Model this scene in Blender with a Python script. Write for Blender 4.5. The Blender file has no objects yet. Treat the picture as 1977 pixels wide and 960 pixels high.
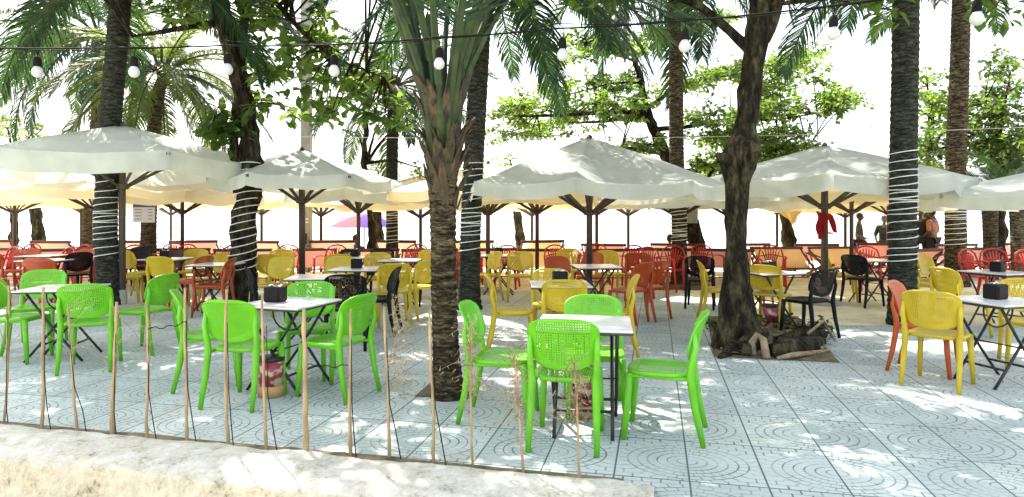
import bpy, bmesh, math, random
from mathutils import Vector, Matrix, Euler
random.seed(11)
S = bpy.context.scene
C = S.collection
R_ = math.radians
F, H, CX, HZ = 1270.0, 1.47, 988.5, 415.0      # photo focal length in px, eye height in m, centre column, horizon row

# ---------------------------------------------------------------- camera, sky, sun, exposure
cam = bpy.data.objects.new('camera', bpy.data.cameras.new('camera')); C.objects.link(cam)
cam.location = (0, 0, H); cam.rotation_euler = (R_(90), 0, 0)
cam.data.sensor_width = 36; cam.data.lens = F/1977*36; cam.data.shift_y = -(480-HZ)/1977
cam.data.clip_start = .05; cam.data.clip_end = 5000
S.camera = cam
SUN_EL, SUN_DIR = 52, Vector((-.58, .81))       # the sun stands behind the palms, to the left
az = math.atan2(SUN_DIR.x, SUN_DIR.y)
w = bpy.data.worlds.new('World'); S.world = w; w.use_nodes = True
nt = w.node_tree; nt.nodes.clear()
sky = nt.nodes.new('ShaderNodeTexSky'); sky.sky_type = 'NISHITA'; sky.sun_disc = False
sky.sun_elevation = R_(SUN_EL); sky.sun_rotation = az; sky.dust_density = 6; sky.air_density = 1.2; sky.ozone_density = 1.5
bg = nt.nodes.new('ShaderNodeBackground'); bg.inputs[1].default_value = .15
ou = nt.nodes.new('ShaderNodeOutputWorld')
# thin bright overcast veil over the blue
tcw = nt.nodes.new('ShaderNodeTexCoord'); nz = nt.nodes.new('ShaderNodeTexNoise'); nz.inputs['Scale'].default_value = 2.2; nz.inputs['Detail'].default_value = 5
mr = nt.nodes.new('ShaderNodeMapRange'); mr.inputs[1].default_value = .3; mr.inputs[2].default_value = .7; mr.inputs[3].default_value = .45; mr.inputs[4].default_value = .75
mxw = nt.nodes.new('ShaderNodeMix'); mxw.data_type = 'RGBA'; mxw.inputs[7].default_value = (4.6, 4.9, 5.2, 1)
nt.links.new(tcw.outputs['Generated'], nz.inputs['Vector']); nt.links.new(nz.outputs['Fac'], mr.inputs[0]); nt.links.new(mr.outputs[0], mxw.inputs[0]); nt.links.new(sky.outputs[0], mxw.inputs[6])
nt.links.new(mxw.outputs[2], bg.inputs[0]); nt.links.new(bg.outputs[0], ou.inputs[0])
sun = bpy.data.objects.new('sun', bpy.data.lights.new('sun', 'SUN')); C.objects.link(sun)
sun.data.energy = 5; sun.data.angle = R_(.5); sun.data.color = (1, .93, .80)
sd = Vector((SUN_DIR.x*math.cos(R_(SUN_EL)), SUN_DIR.y*math.cos(R_(SUN_EL)), math.sin(R_(SUN_EL))))
sun.rotation_euler = sd.to_track_quat('Z', 'Y').to_euler()
vs = S.view_settings; vs.view_transform = 'Standard'; vs.look = 'None'; vs.gamma = 1; vs.exposure = 1.88

# ---------------------------------------------------------------- helpers
def gp(x, y):
    Y = F*H/(y-HZ); return Vector(((x-CX)/F*Y, Y, 0))
def at(x, y, Y): return Vector(((x-CX)/F*Y, Y, H-(y-HZ)/F*Y))

class MB:
    def __init__(s): s.v = []; s.f = []; s.uv = None
    def box(s, c, d, rz=0, rx=0, ry=0, bev=0):
        m = Matrix.Translation(c) @ Euler((rx, ry, rz)).to_matrix().to_4x4()
        i = len(s.v); a, b, h = d[0]/2, d[1]/2, d[2]/2
        if bev <= 0:
            for z in (-h, h):
                for x, y in ((-a,-b),(a,-b),(a,b),(-a,b)): s.v.append(m @ Vector((x,y,z)))
            s.f += [(i+3,i+2,i+1,i),(i+4,i+5,i+6,i+7)]+[(i+k,i+(k+1)%4,i+4+(k+1)%4,i+4+k) for k in range(4)]
        else:
            rings = [(-h, bev), (-h+bev, 0), (h-bev, 0), (h, bev)]; n = 8
            for z, q in rings:
                A, B = a-q, b-q; e = bev*.8
                for x, y in ((-A+e,-B),(A-e,-B),(A,-B+e),(A,B-e),(A-e,B),(-A+e,B),(-A,B-e),(-A,-B+e)): s.v.append(m @ Vector((x,y,z)))
            for r in range(3):
                for k in range(n): s.f.append((i+r*n+k, i+r*n+(k+1)%n, i+(r+1)*n+(k+1)%n, i+(r+1)*n+k))
            s.f.append(tuple(i+n-1-k for k in range(n))); s.f.append(tuple(i+3*n+k for k in range(n)))
        return s
    def tube(s, pts, rads, n=6, cap=True, sx=1):
        pts = [Vector(p) for p in pts]
        if not isinstance(rads, (list, tuple)): rads = [rads]*len(pts)
        i0 = len(s.v); prev = None
        for k, p in enumerate(pts):
            t = (pts[min(k+1, len(pts)-1)]-pts[max(k-1, 0)]).normalized()
            if prev is None:
                u = t.cross(Vector((0,1,0)) if abs(t.y) < .9 else Vector((1,0,0))).normalized()
            else:
                u = (prev-t*prev.dot(t)).normalized()
            prev = u; w_ = t.cross(u)
            for j in range(n):
                a = 2*math.pi*j/n
                s.v.append(p+(u*math.cos(a)*sx+w_*math.sin(a))*rads[k])
        for k in range(len(pts)-1):
            for j in range(n):
                a = i0+k*n+j; b = i0+k*n+(j+1)%n
                s.f.append((a, b, b+n, a+n))
        if cap:
            s.f.append(tuple(i0+n-1-j for j in range(n))); e = i0+(len(pts)-1)*n
            s.f.append(tuple(e+j for j in range(n)))
        return s
    def lathe(s, c, prof, n=16):
        i = len(s.v); c = Vector(c)
        for r, z in prof:
            for j in range(n):
                a = 2*math.pi*j/n; s.v.append(c+Vector((r*math.cos(a), r*math.sin(a), z)))
        for k in range(len(prof)-1):
            for j in range(n):
                a = i+k*n+j; b = i+k*n+(j+1)%n; s.f.append((a, b, b+n, a+n))
        s.f.append(tuple(i+n-1-j for j in range(n))); e = i+(len(prof)-1)*n
        s.f.append(tuple(e+j for j in range(n)))
        return s
    def ell(s, c, r, n=12, m=8, rot=None):
        i = len(s.v); c = Vector(c); rm = rot or Matrix.Identity(3)
        for k in range(m+1):
            ph = math.pi*k/m
            for j in range(n):
                a = 2*math.pi*j/n
                q = Vector((r[0]*max(math.sin(ph), .02)*math.cos(a), r[1]*max(math.sin(ph), .02)*math.sin(a), -r[2]*math.cos(ph)))
                s.v.append(c+rm @ q)
        for k in range(m):
            for j in range(n):
                a = i+k*n+j; b = i+k*n+(j+1)%n; s.f.append((a, b, b+n, a+n))
        return s
    def grid(s, fn, nu, nv):
        i = len(s.v)
        for b in range(nv+1):
            for a in range(nu+1): s.v.append(Vector(fn(a/nu, b/nv)))
        for b in range(nv):
            for a in range(nu):
                q = i+b*(nu+1)+a; s.f.append((q, q+1, q+nu+2, q+nu+1))
        return s
    def build(s, name, mat, parent=None, smooth=False, solid=0, loc=None, bevel=0):
        me = bpy.data.meshes.new(name); me.from_pydata([tuple(v) for v in s.v], [], s.f); me.update()
        if smooth:
            for p in me.polygons: p.use_smooth = True
        me.materials.append(mat)
        o = bpy.data.objects.new(name, me); C.objects.link(o); o.parent = parent
        if loc is not None: o.location = loc
        if solid:
            md = o.modifiers.new('solid', 'SOLIDIFY'); md.thickness = solid; md.offset = 0
        return o

def tag(o, label, cat=None, group=None, kind=None):
    o['label'] = label
    if cat: o['category'] = cat
    if group: o['group'] = group
    if kind: o['kind'] = kind
    return o
def thing(name, label, cat, loc=(0,0,0), rz=0, group=None):
    o = bpy.data.objects.new(name, None); C.objects.link(o); o.empty_display_size = .1
    o.location = loc; o.rotation_euler = (0, 0, rz)
    return tag(o, label, cat, group)
def dup(o, parent=None):
    c = o.copy(); C.objects.link(c); c.parent = parent
    for ch in list(o.children): dup(ch, c)
    return c

# ---------------------------------------------------------------- materials
def newmat(name):
    m = bpy.data.materials.new(name); m.use_nodes = True
    n = m.node_tree; b = n.nodes['Principled BSDF']; return m, n, b
def N(n, t, **k):
    x = n.nodes.new(t)
    for a, b in k.items(): setattr(x, a, b)
    return x
def ramp(n, fac, stops):
    r = N(n, 'ShaderNodeValToRGB'); e = r.color_ramp.elements
    while len(e) < len(stops): e.new(.5)
    for i, (p, c) in enumerate(stops): e[i].position = p; e[i].color = (*c, 1)
    n.links.new(fac, r.inputs[0]); return r.outputs[0]
def noise(n, scale, detail=4, rough=.6, stretch=None, coord='Object'):
    tc = N(n, 'ShaderNodeTexCoord'); x = N(n, 'ShaderNodeTexNoise')
    x.inputs['Scale'].default_value = scale; x.inputs['Detail'].default_value = detail; x.inputs['Roughness'].default_value = rough
    if stretch:
        mp = N(n, 'ShaderNodeMapping'); mp.inputs['Scale'].default_value = stretch
        n.links.new(tc.outputs[coord], mp.inputs[0]); n.links.new(mp.outputs[0], x.inputs[0])
    else: n.links.new(tc.outputs[coord], x.inputs[0])
    return x.outputs['Fac']
def bump(n, b, h, strength=.4, dist=.01):
    x = N(n, 'ShaderNodeBump'); x.inputs['Strength'].default_value = strength; x.inputs['Distance'].default_value = dist
    n.links.new(h, x.inputs['Height']); n.links.new(x.outputs[0], b.inputs['Normal'])
def simple(name, c1, c2=None, scale=8, rough=.6, bmp=.2, bd=.004, stretch=None, spec=.5, metal=0, detail=4, lo=.35, hi=.65):
    m, n, b = newmat(name); c2 = c2 or tuple(x*.7 for x in c1)
    f = noise(n, scale, detail, stretch=stretch)
    n.links.new(ramp(n, f, [(lo, c2), (hi, c1)]), b.inputs['Base Color'])
    b.inputs['Roughness'].default_value = rough; b.inputs['Specular IOR Level'].default_value = spec; b.inputs['Metallic'].default_value = metal
    if bmp: bump(n, b, f, bmp, bd)
    return m
def mth(n, op, a, b=None, c=None):
    x = N(n, 'ShaderNodeMath', operation=op)
    for i, q in enumerate((a, b, c)):
        if q is None: continue
        if isinstance(q, (int, float)): x.inputs[i].default_value = q
        else: n.links.new(q, x.inputs[i])
    return x.outputs[0]
def thin(name, c1, c2, trans, tcol, rough=.5, scale=6, bmp=0):
    """cloth or leaf: reflects and lets light through"""
    m, n, b = newmat(name)
    f = noise(n, scale, 3)
    col = ramp(n, f, [(.3, c2), (.7, c1)])
    n.links.new(col, b.inputs['Base Color']); b.inputs['Roughness'].default_value = rough; b.inputs['Specular IOR Level'].default_value = .25
    if bmp: bump(n, b, f, bmp, .02)
    t = N(n, 'ShaderNodeBsdfTranslucent'); t.inputs[0].default_value = (*tcol, 1)
    mx = N(n, 'ShaderNodeMixShader'); mx.inputs[0].default_value = trans
    n.links.new(b.outputs[0], mx.inputs[1]); n.links.new(t.outputs[0], mx.inputs[2])
    n.links.new(mx.outputs[0], n.nodes['Material Output'].inputs[0]); return m
def plastic(name, c, holes=False):
    m, n, b = newmat(name)
    f = noise(n, 3, 3)
    n.links.new(ramp(n, f, [(.3, tuple(x*.74 for x in c)), (.55, c), (.78, tuple(min(1, x*.9+.035) for x in c))]), b.inputs['Base Color'])
    b.inputs['Roughness'].default_value = .38 if max(c) > .1 else .5
    b.inputs['Specular IOR Level'].default_value = .5 if max(c) > .1 else .18
    b.inputs['Subsurface Weight'].default_value = 0
    t = N(n, 'ShaderNodeBsdfTranslucent'); t.inputs[0].default_value = (*[min(1, x*1.15) for x in c], 1)
    mx = N(n, 'ShaderNodeMixShader'); mx.inputs[0].default_value = .12
    n.links.new(b.outputs[0], mx.inputs[1]); n.links.new(t.outputs[0], mx.inputs[2]); out = mx.outputs[0]
    if holes:
        tc = N(n, 'ShaderNodeTexCoord'); sp = N(n, 'ShaderNodeSeparateXYZ'); n.links.new(tc.outputs['Object'], sp.inputs[0])
        p = .0155
        other = sp.outputs['Z'] if holes == 'xz' else sp.outputs['Y']
        a = mth(n, 'SUBTRACT', mth(n, 'FRACT', mth(n, 'DIVIDE', sp.outputs['X'], p)), .5)
        c_ = mth(n, 'SUBTRACT', mth(n, 'FRACT', mth(n, 'DIVIDE', other, p)), .5)
        r = mth(n, 'SQRT', mth(n, 'ADD', mth(n, 'MULTIPLY', a, a), mth(n, 'MULTIPLY', c_, c_)))
        # perforations stay inside a plain rim
        rim = mth(n, 'LESS_THAN', mth(n, 'ABSOLUTE', sp.outputs['X']), .175)
        if holes == 'xz':
            rim = mth(n, 'MULTIPLY', rim, mth(n, 'LESS_THAN', sp.outputs['Z'], .805))
            dz = mth(n, 'SUBTRACT', sp.outputs['Z'], .72)
            q = mth(n, 'SQRT', mth(n, 'ADD', mth(n, 'MULTIPLY', dz, dz), mth(n, 'MULTIPLY', sp.outputs['X'], sp.outputs['X'])))
            low = mth(n, 'MAXIMUM', mth(n, 'GREATER_THAN', dz, 0), mth(n, 'LESS_THAN', q, .185))
            rim = mth(n, 'MULTIPLY', rim, low)
        else: rim = mth(n, 'MULTIPLY', rim, mth(n, 'LESS_THAN', mth(n, 'ABSOLUTE', sp.outputs['Y']), .17))
        h = mth(n, 'MULTIPLY', mth(n, 'LESS_THAN', r, .27), rim)
        tr = N(n, 'ShaderNodeBsdfTransparent'); m2 = N(n, 'ShaderNodeMixShader')
        n.links.new(h, m2.inputs[0]); n.links.new(out, m2.inputs[1]); n.links.new(tr.outputs[0], m2.inputs[2]); out = m2.outputs[0]
    n.links.new(out, n.nodes['Material Output'].inputs[0]); return m

def tile_material():
    m, n, b = newmat('paving_tiles')
    tc = N(n, 'ShaderNodeTexCoord'); mp = N(n, 'ShaderNodeMapping'); mp.vector_type = 'POINT'
    psi = R_(12.3)
    mp.inputs['Rotation'].default_value = (0, 0, psi)
    # after rotation a line through the anchor point must fall on a whole column and row
    rot = Matrix.Rotation(psi, 2)
    a1 = rot @ Vector(gp(1334.5, 956)[:2]); a2 = rot @ Vector(gp(1593.7, 873.3)[:2])
    mp.inputs['Location'].default_value = (-a1.x, -a2.y, 0)
    n.links.new(tc.outputs['Object'], mp.inputs[0])
    sp = N(n, 'ShaderNodeSeparateXYZ'); n.links.new(mp.outputs[0], sp.inputs[0])
    X, Y = sp.outputs[0], sp.outputs[1]; W, D = .412, .655
    def fr(x): return mth(n, 'FRACT', x)
    def near(x, t):          # 1 where x (a whole-number coordinate) lies within t of an integer
        d = mth(n, 'ABSOLUTE', mth(n, 'SUBTRACT', fr(mth(n, 'ADD', x, .5)), .5)); return mth(n, 'LESS_THAN', d, t)
    u, v = mth(n, 'DIVIDE', X, W), mth(n, 'DIVIDE', Y, D)
    joint = mth(n, 'MAXIMUM', near(u, .013), near(v, .008))
    # concentric fans centred on every second column joint
    du = mth(n, 'MULTIPLY', mth(n, 'SUBTRACT', fr(mth(n, 'ADD', mth(n, 'DIVIDE', u, 2), .5)), .5), 2*W)
    dv = mth(n, 'MULTIPLY', mth(n, 'SUBTRACT', fr(v), .45), D)
    dv = mth(n, 'MULTIPLY', dv, 1.3)
    r = mth(n, 'SQRT', mth(n, 'ADD', mth(n, 'MULTIPLY', du, du), mth(n, 'MULTIPLY', dv, dv)))
    inside = mth(n, 'LESS_THAN', r, .40)
    arcs = near(mth(n, 'DIVIDE', r, .058), .085)
    ang = mth(n, 'MULTIPLY', mth(n, 'ARCTAN2', dv, du), 30/(2*math.pi))
    half = mth(n, 'MULTIPLY', mth(n, 'FLOOR', mth(n, 'DIVIDE', r, .058)), .5)
    rad = mth(n, 'MULTIPLY', near(mth(n, 'ADD', ang, half), .07), mth(n, 'GREATER_THAN', r, .05))
    fan = mth(n, 'MULTIPLY', inside, mth(n, 'MAXIMUM', arcs, mth(n, 'MULTIPLY', rad, .7)))
    row = mth(n, 'DIVIDE', Y, .0546)
    bx = mth(n, 'ADD', mth(n, 'DIVIDE', X, .103), mth(n, 'MULTIPLY', mth(n, 'FLOOR', row), .5))
    brick = mth(n, 'MAXIMUM', mth(n, 'MULTIPLY', near(row, .07), .6), near(bx, .05))
    brick = mth(n, 'MULTIPLY', brick, mth(n, 'SUBTRACT', 1, inside))
    pat = mth(n, 'MULTIPLY', mth(n, 'MAXIMUM', fan, brick), .9)
    wear = noise(n, 5, 5)
    pat = mth(n, 'MULTIPLY', pat, ramp(n, wear, [(.36, (.25,.25,.25)), (.6, (1,1,1))]))
    line = mth(n, 'MAXIMUM', pat, mth(n, 'MULTIPLY', joint, .95))
    big = noise(n, .8, 5)
    base = ramp(n, big, [(.3, (.38,.42,.405)), (.5, (.47,.52,.50)), (.72, (.55,.58,.56))])
    wn = N(n, 'ShaderNodeTexWhiteNoise'); wn.noise_dimensions = '2D'; cb = N(n, 'ShaderNodeCombineXYZ')
    n.links.new(mth(n, 'FLOOR', u), cb.inputs[0]); n.links.new(mth(n, 'FLOOR', v), cb.inputs[1]); n.links.new(cb.outputs[0], wn.inputs['Vector'])
    tone = ramp(n, wn.outputs[0], [(0, (.80,.83,.82)), (.5, (.94,.95,.95)), (1, (1.06,1.05,1.02))])
    mt_ = N(n, 'ShaderNodeMix', data_type='RGBA', blend_type='MULTIPLY'); mt_.inputs[0].default_value = 1
    n.links.new(base, mt_.inputs[6]); n.links.new(tone, mt_.inputs[7]); base = mt_.outputs[2]
    grain = noise(n, 60, 3)
    mixg = N(n, 'ShaderNodeMix', data_type='RGBA', blend_type='MULTIPLY'); mixg.inputs[0].default_value = .35
    n.links.new(base, mixg.inputs[6]); n.links.new(ramp(n, grain, [(.3, (.6,.6,.6)), (.7, (1,1,1))]), mixg.inputs[7])
    dirt = noise(n, 1.7, 6, .7)
    mixd = N(n, 'ShaderNodeMix', data_type='RGBA')
    n.links.new(ramp(n, dirt, [(.55, (0,0,0)), (.75, (.55,.55,.55))]), mixd.inputs[0])
    n.links.new(mixg.outputs[2], mixd.inputs[6]); mixd.inputs[7].default_value = (.36, .33, .25, 1)
    mixl = N(n, 'ShaderNodeMix', data_type='RGBA'); n.links.new(line, mixl.inputs[0])
    n.links.new(mixd.outputs[2], mixl.inputs[6]); mixl.inputs[7].default_value = (.065, .095, .095, 1)
    n.links.new(mixl.outputs[2], b.inputs['Base Color']); b.inputs['Roughness'].default_value = .75; b.inputs['Specular IOR Level'].default_value = .3
    bump(n, b, mth(n, 'SUBTRACT', 1, line), .35, .004)
    return m

def bark_material(name, c1, c2, c3, ring=True):
    m, n, b = newmat(name)
    f = noise(n, 7, 6, .7, stretch=(1, 1, 4.5 if ring else .35))
    g = noise(n, 22, 5, .7, stretch=(1, 1, 3 if ring else .3))
    k = mth(n, 'ADD', mth(n, 'MULTIPLY', f, .6), mth(n, 'MULTIPLY', g, .4))
    n.links.new(ramp(n, k, [(.40, c3), (.5, c2), (.62, c1)]), b.inputs['Base Color'])
    b.inputs['Roughness'].default_value = .95; b.inputs['Specular IOR Level'].default_value = .15
    bump(n, b, k, .9, .03); return m

MT = dict(
 tiles=tile_material(),
 sand=simple('sand', (.72,.66,.50), (.50,.44,.30), 2.2, .95, .5, .02, detail=8, spec=.1),
 soil=simple('soil', (.20,.17,.11), (.085,.07,.04), 9, .95, .8, .03, detail=8, spec=.1),
 wall=None,
 asphalt=simple('asphalt', (.06,.06,.06), (.04,.04,.04), 30, .9),
 palm_bark=bark_material('palm_bark', (.17,.135,.08), (.036,.027,.016), (.004,.003,.002)),
 palm_bark_pale=bark_material('pale_palm_bark', (.22,.19,.13), (.06,.05,.033), (.009,.007,.005)),
 palm_bark_dark=bark_material('dark_palm_bark', (.085,.085,.062), (.024,.027,.021), (.004,.005,.004)),
 bark=bark_material('tree_bark', (.080,.068,.034), (.019,.016,.009), (.002,.002,.002), False),
 boot=simple('dead_frond_base', (.085,.058,.028), (.010,.008,.005), 12, .9, .8, .02, stretch=(2,2,.4)),
 stalk=simple('green_frond_stalk', (.032,.062,.010), (.006,.016,.004), 5, .75, .3),
 dry=simple('dry_stem', (.33,.25,.15), (.15,.11,.06), 14, .9, .4, stretch=(1,1,.3)),
 bamboo=simple('bamboo_stick', (.43,.31,.17), (.21,.14,.075), 12, .7, .4, .004, stretch=(1,1,.25)),
 frond=thin('palm_leaflet', (.022,.055,.026), (.010,.028,.016), .30, (.055,.12,.03), .4),
 frond_yellow=thin('yellowing_palm_leaflet', (.06,.09,.02), (.025,.055,.018), .42, (.16,.22,.03), .4),
 leaf=thin('tree_leaf', (.05,.10,.02), (.02,.05,.012), .42, (.17,.28,.03), .4, 3),
 leaf_bright=thin('young_tree_leaf', (.09,.155,.03), (.045,.095,.02), .48, (.27,.42,.055), .4, 3),
 leaf_dark=thin('dark_tree_leaf', (.04,.075,.022), (.02,.045,.015), .32, (.12,.20,.035), .4, 3),
 canvas=thin('parasol_canvas', (.56,.62,.60), (.38,.44,.43), .40, (.80,.78,.62), .85, 2.6, .35),
 canvas_cream=thin('cream_parasol_canvas', (.78,.73,.58), (.62,.54,.37), .52, (.97,.86,.58), .85, 1.6, .25),
 canvas_tan=thin('tan_cloth', (.45,.36,.18), (.30,.23,.11), .45, (.62,.46,.18), .85, 3, .3),
 purple=thin('purple_cloth', (.05,.01,.22), (.04,.01,.16), .15, (.12,.03,.35), .8),
 pinkcloth=thin('pink_cloth', (.45,.02,.05), (.38,.02,.04), .15, (.8,.08,.15), .8),
 darkwood=simple('dark_parasol_wood', (.055,.032,.022), (.025,.015,.01), 9, .55, .2, stretch=(4,4,.4)),
 greywood=simple('weathered_pole_wood', (.10,.08,.058), (.04,.032,.024), 9, .8, .3, stretch=(4,4,.4)),
 maroon=simple('maroon_painted_wood', (.09,.012,.010), (.05,.007,.006), 8, .5, .1),
 sling=thin('coral_sling_fabric', (.86,.52,.46), (.78,.42,.36), .6, (.98,.66,.58), .8, 5),
 sling_orange=thin('orange_sling_fabric', (.80,.52,.26), (.66,.38,.16), .55, (.95,.66,.36), .8, 5),
 sling_red=thin('red_sling_fabric', (.82,.36,.32), (.72,.24,.22), .55, (.95,.45,.4), .8, 5),
 black=simple('black_metal', (.014,.014,.015), (.008,.008,.009), 20, .45, .05),
 marble=simple('white_laminate', (.72,.70,.70), (.55,.53,.54), 4, .25, 0, detail=8),
 edge=simple('dark_table_edge', (.035,.03,.03), None, 8, .5, 0),
 box=simple('black_napkin_box', (.012,.010,.010), (.006,.005,.005), 30, .6, .1, spec=.2),
 paper=simple('white_paper', (.8,.8,.8), (.7,.7,.7), 9, .8, .1),
 concrete=simple('pole_concrete', (.36,.35,.31), (.25,.25,.20), 6, .85, .3, stretch=(1,1,.3)),
 wire=simple('black_cable', (.008,.008,.008), None, 9, .8, 0, spec=.1),
 wirelight=simple('white_white_light_cord', (.86,.88,.84), (.6,.62,.58), 30, .4, 0),
 bulb=thin('frosted_bulb', (.50,.52,.54), (.44,.46,.48), .2, (.6,.6,.6), .15),
 greyp=simple('grey_panel', (.30,.32,.29), (.24,.26,.23), 6, .6, .1),
 sign_white=simple('sign_white', (.66,.67,.72), (.6,.61,.66), 6, .5, 0),
 sign_blue=simple('sign_blue', (.02,.09,.34), None, 6, .4, 0),
 ink=simple('sign_ink', (.06,.07,.16), None, 6, .5, 0),
 redcloth=thin('red_cloth', (.38,.02,.02), (.22,.012,.012), .3, (.5,.02,.02), .8, 12),
 skin=simple('skin', (.10,.05,.032), (.08,.04,.025), 5, .55, 0),
 hair=simple('black_hair', (.012,.01,.009), None, 40, .6, .3),
 shirt_grey=simple('grey_shirt', (.10,.09,.10), (.015,.015,.02), 22, .9, .1, stretch=(3,3,.3)),
 shirt_dark=simple('dark_shirt', (.018,.018,.022), None, 9, .9, .1),
 shirt_pink=simple('patterned_pink_blouse', (.42,.22,.15), (.22,.08,.05), 24, .9, .1),
 trouser=simple('dark_trousers', (.02,.02,.025), None, 9, .9, .1),
 floral=simple('floral_tin', (.24,.02,.05), (.50,.40,.26), 13, .4, .05, detail=5, lo=.44, hi=.52),
 tan=simple('tan_band', (.46,.30,.13), (.30,.18,.07), 8, .6, .1),
)
m, n, b = newmat('rendered_concrete'); MT['wall'] = m       # whitewash on top, bare tan render on the face
f = noise(n, 3.2, 9, .7); g_ = mth(n, 'ADD', mth(n, 'MULTIPLY', noise(n, 6, 10, .75), .6), mth(n, 'MULTIPLY', noise(n, 38, 6, .75), .4))
tc = N(n, 'ShaderNodeTexCoord'); sp = N(n, 'ShaderNodeSeparateXYZ'); n.links.new(tc.outputs['Object'], sp.inputs[0])
k = mth(n, 'ADD', mth(n, 'MULTIPLY', sp.outputs[2], 9), mth(n, 'MULTIPLY_ADD', f, 2.6, -1.25))
mk = ramp(n, k, [(.0, (0,0,0)), (.5, (1,1,1))])
mx = N(n, 'ShaderNodeMix', data_type='RGBA'); n.links.new(mk, mx.inputs[0])
n.links.new(ramp(n, g_, [(.38, (.15,.125,.08)), (.45, (.36,.33,.25)), (.6, (.50,.47,.39))]), mx.inputs[6])
n.links.new(ramp(n, g_, [(.37, (.20,.17,.12)), (.46, (.42,.40,.33)), (.6, (.56,.55,.50))]), mx.inputs[7])
n.links.new(mx.outputs[2], b.inputs['Base Color']); b.inputs['Roughness'].default_value = .95; b.inputs['Specular IOR Level'].default_value = .1
bump(n, b, g_, .45, .015)
PL = {}
for k, c in dict(green=(.14,.52,.010), yellow=(.60,.45,.02), orange=(.55,.10,.016), rust=(.42,.060,.012), black=(.006,.007,.011), red=(.55,.014,.010)).items():
    PL[k] = plastic(k+'_plastic', c); PL[k+'_b'] = plastic(k+'_perforated_back', c, 'xz'); PL[k+'_s'] = plastic(k+'_perforated_seat', c, 'xy')
m, n, b = newmat('sea_water'); MT['water'] = m
b.inputs['Base Color'].default_value = (.30,.36,.38,1); b.inputs['Roughness'].default_value = .22
bump(n, b, noise(n, 1.5, 6, stretch=(1, .4, 1)), .35, .05)

# ---------------------------------------------------------------- the setting
def zg(y):                                    # the beach falls away behind the loungers
    if y < 17: return 0
    if y < 21: return -.38*(y-17)/4
    return -.38-1.6*(y-21)/60
ys = [-30, -4, 0, 4, 6, 6.05, 17, 18, 19, 20, 21, 30, 45, 60, 100]
g = MB(); xs = [-2000, -200, -40, -15, 0, 15, 40, 200, 2000]
g.grid(lambda u, v: (xs[round(u*8)], ys[round(v*14)], zg(ys[round(v*14)]) if ys[round(v*14)] > 6.01 else -.56), 8, 14)
tag(g.build('ground', MT['sand']), 'pale sand under and behind the paved cafe terrace', kind='structure')
sea = MB(); sea.grid(lambda u, v: (-3000+6000*u, 38+4000*v, -.95), 4, 4)
tag(sea.build('sea', MT['water']), 'calm glaring sea beyond the beach', kind='structure')

def sheet(name, poly, z, mat, label):
    q = MB(); q.v = [Vector((x, y, z)) for x, y in poly]; q.f = [tuple(range(len(poly)))]
    return tag(q.build(name, mat), label, kind='structure')
psi = R_(12.3); e1 = Vector((math.cos(psi), -math.sin(psi))); e2 = Vector((math.sin(psi), math.cos(psi)))
A0, A1 = Vector((-3.52, 4.60)), Vector((.56, 3.62))
ed = (A1-A0).normalized()
pa = A0-ed*14; pc = A1
corner = Vector(gp(1183, 940)[:2])
poly = [tuple(pa), (pc.x, pc.y), (.50, 3.0), (1.2, -3), (12, -3), (14.5, 8.6), (3.9, 8.75), (3.1, 12.2), (-4.2, 13.4), (-14, 14.4)]
sheet('paved_terrace', poly, .006, MT['tiles'], 'grey green patterned tile paving of the terrace')

# low rendered wall along the edge with its soil strip
wl = MB()
nW = Vector((ed.y, -ed.x))          # towards the camera
base = Vector((-3.52, 4.52)); L0, L1 = -9.0, 4.40
prof = [(-.02, -.02), (0, .03), (.05, .055), (.15, .06), (.30, .058), (.40, .052), (.47, .02), (.50, -.12), (.55, -.3), (.56, -.56)]
cols = 260
def wfn(u, v):
    k = v*(len(prof)-1); i = min(int(k), len(prof)-2); t = k-i
    a = prof[i][0]*(1-t)+prof[i+1][0]*t; z = prof[i][1]*(1-t)+prof[i+1][1]*t
    s = L0+(L1-L0)*u
    from mathutils import noise as mn
    q = Vector((s*3.1, a*4, z*5)); d = mn.noise(q)*.012+mn.noise(q*3.3)*.008+mn.noise(q*9)*.005
    edge = mn.noise(Vector((s*2.3, 7, 0)))*.03+mn.noise(Vector((s*8, 3, 0)))*.012 if v < .3 else mn.noise(Vector((s*1.7, 17, 0)))*.03
    p = base+ed*s+nW*(a+edge+(d if v > .5 else 0)); 
    return (p.x, p.y, z+(d if v < .75 else d*.4))
wl.grid(wfn, cols, 45)
o = wl.build('low_wall', MT['wall'], smooth=True); tag(o, 'rough whitewashed low concrete wall along the terrace edge', 'wall')
st = MB()
def sfn(u, v):
    from mathutils import noise as mn
    s = -6+10.25*u; p = A0+ed*s*1.0+nW*(-.03+ .18*v)
    if u > .98: s = s
    return (p.x, p.y, .012+.02*mn.noise(Vector((s*5, v*2, 0)))*(1 if 0 < v < 1 else 0)+(.012 if 0 < v < 1 else 0))
st.grid(sfn, 160, 4)
tag(st.build('soil_strip', MT['soil'], smooth=True), 'narrow dusty soil strip between wall and tiles', kind='structure')
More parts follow.
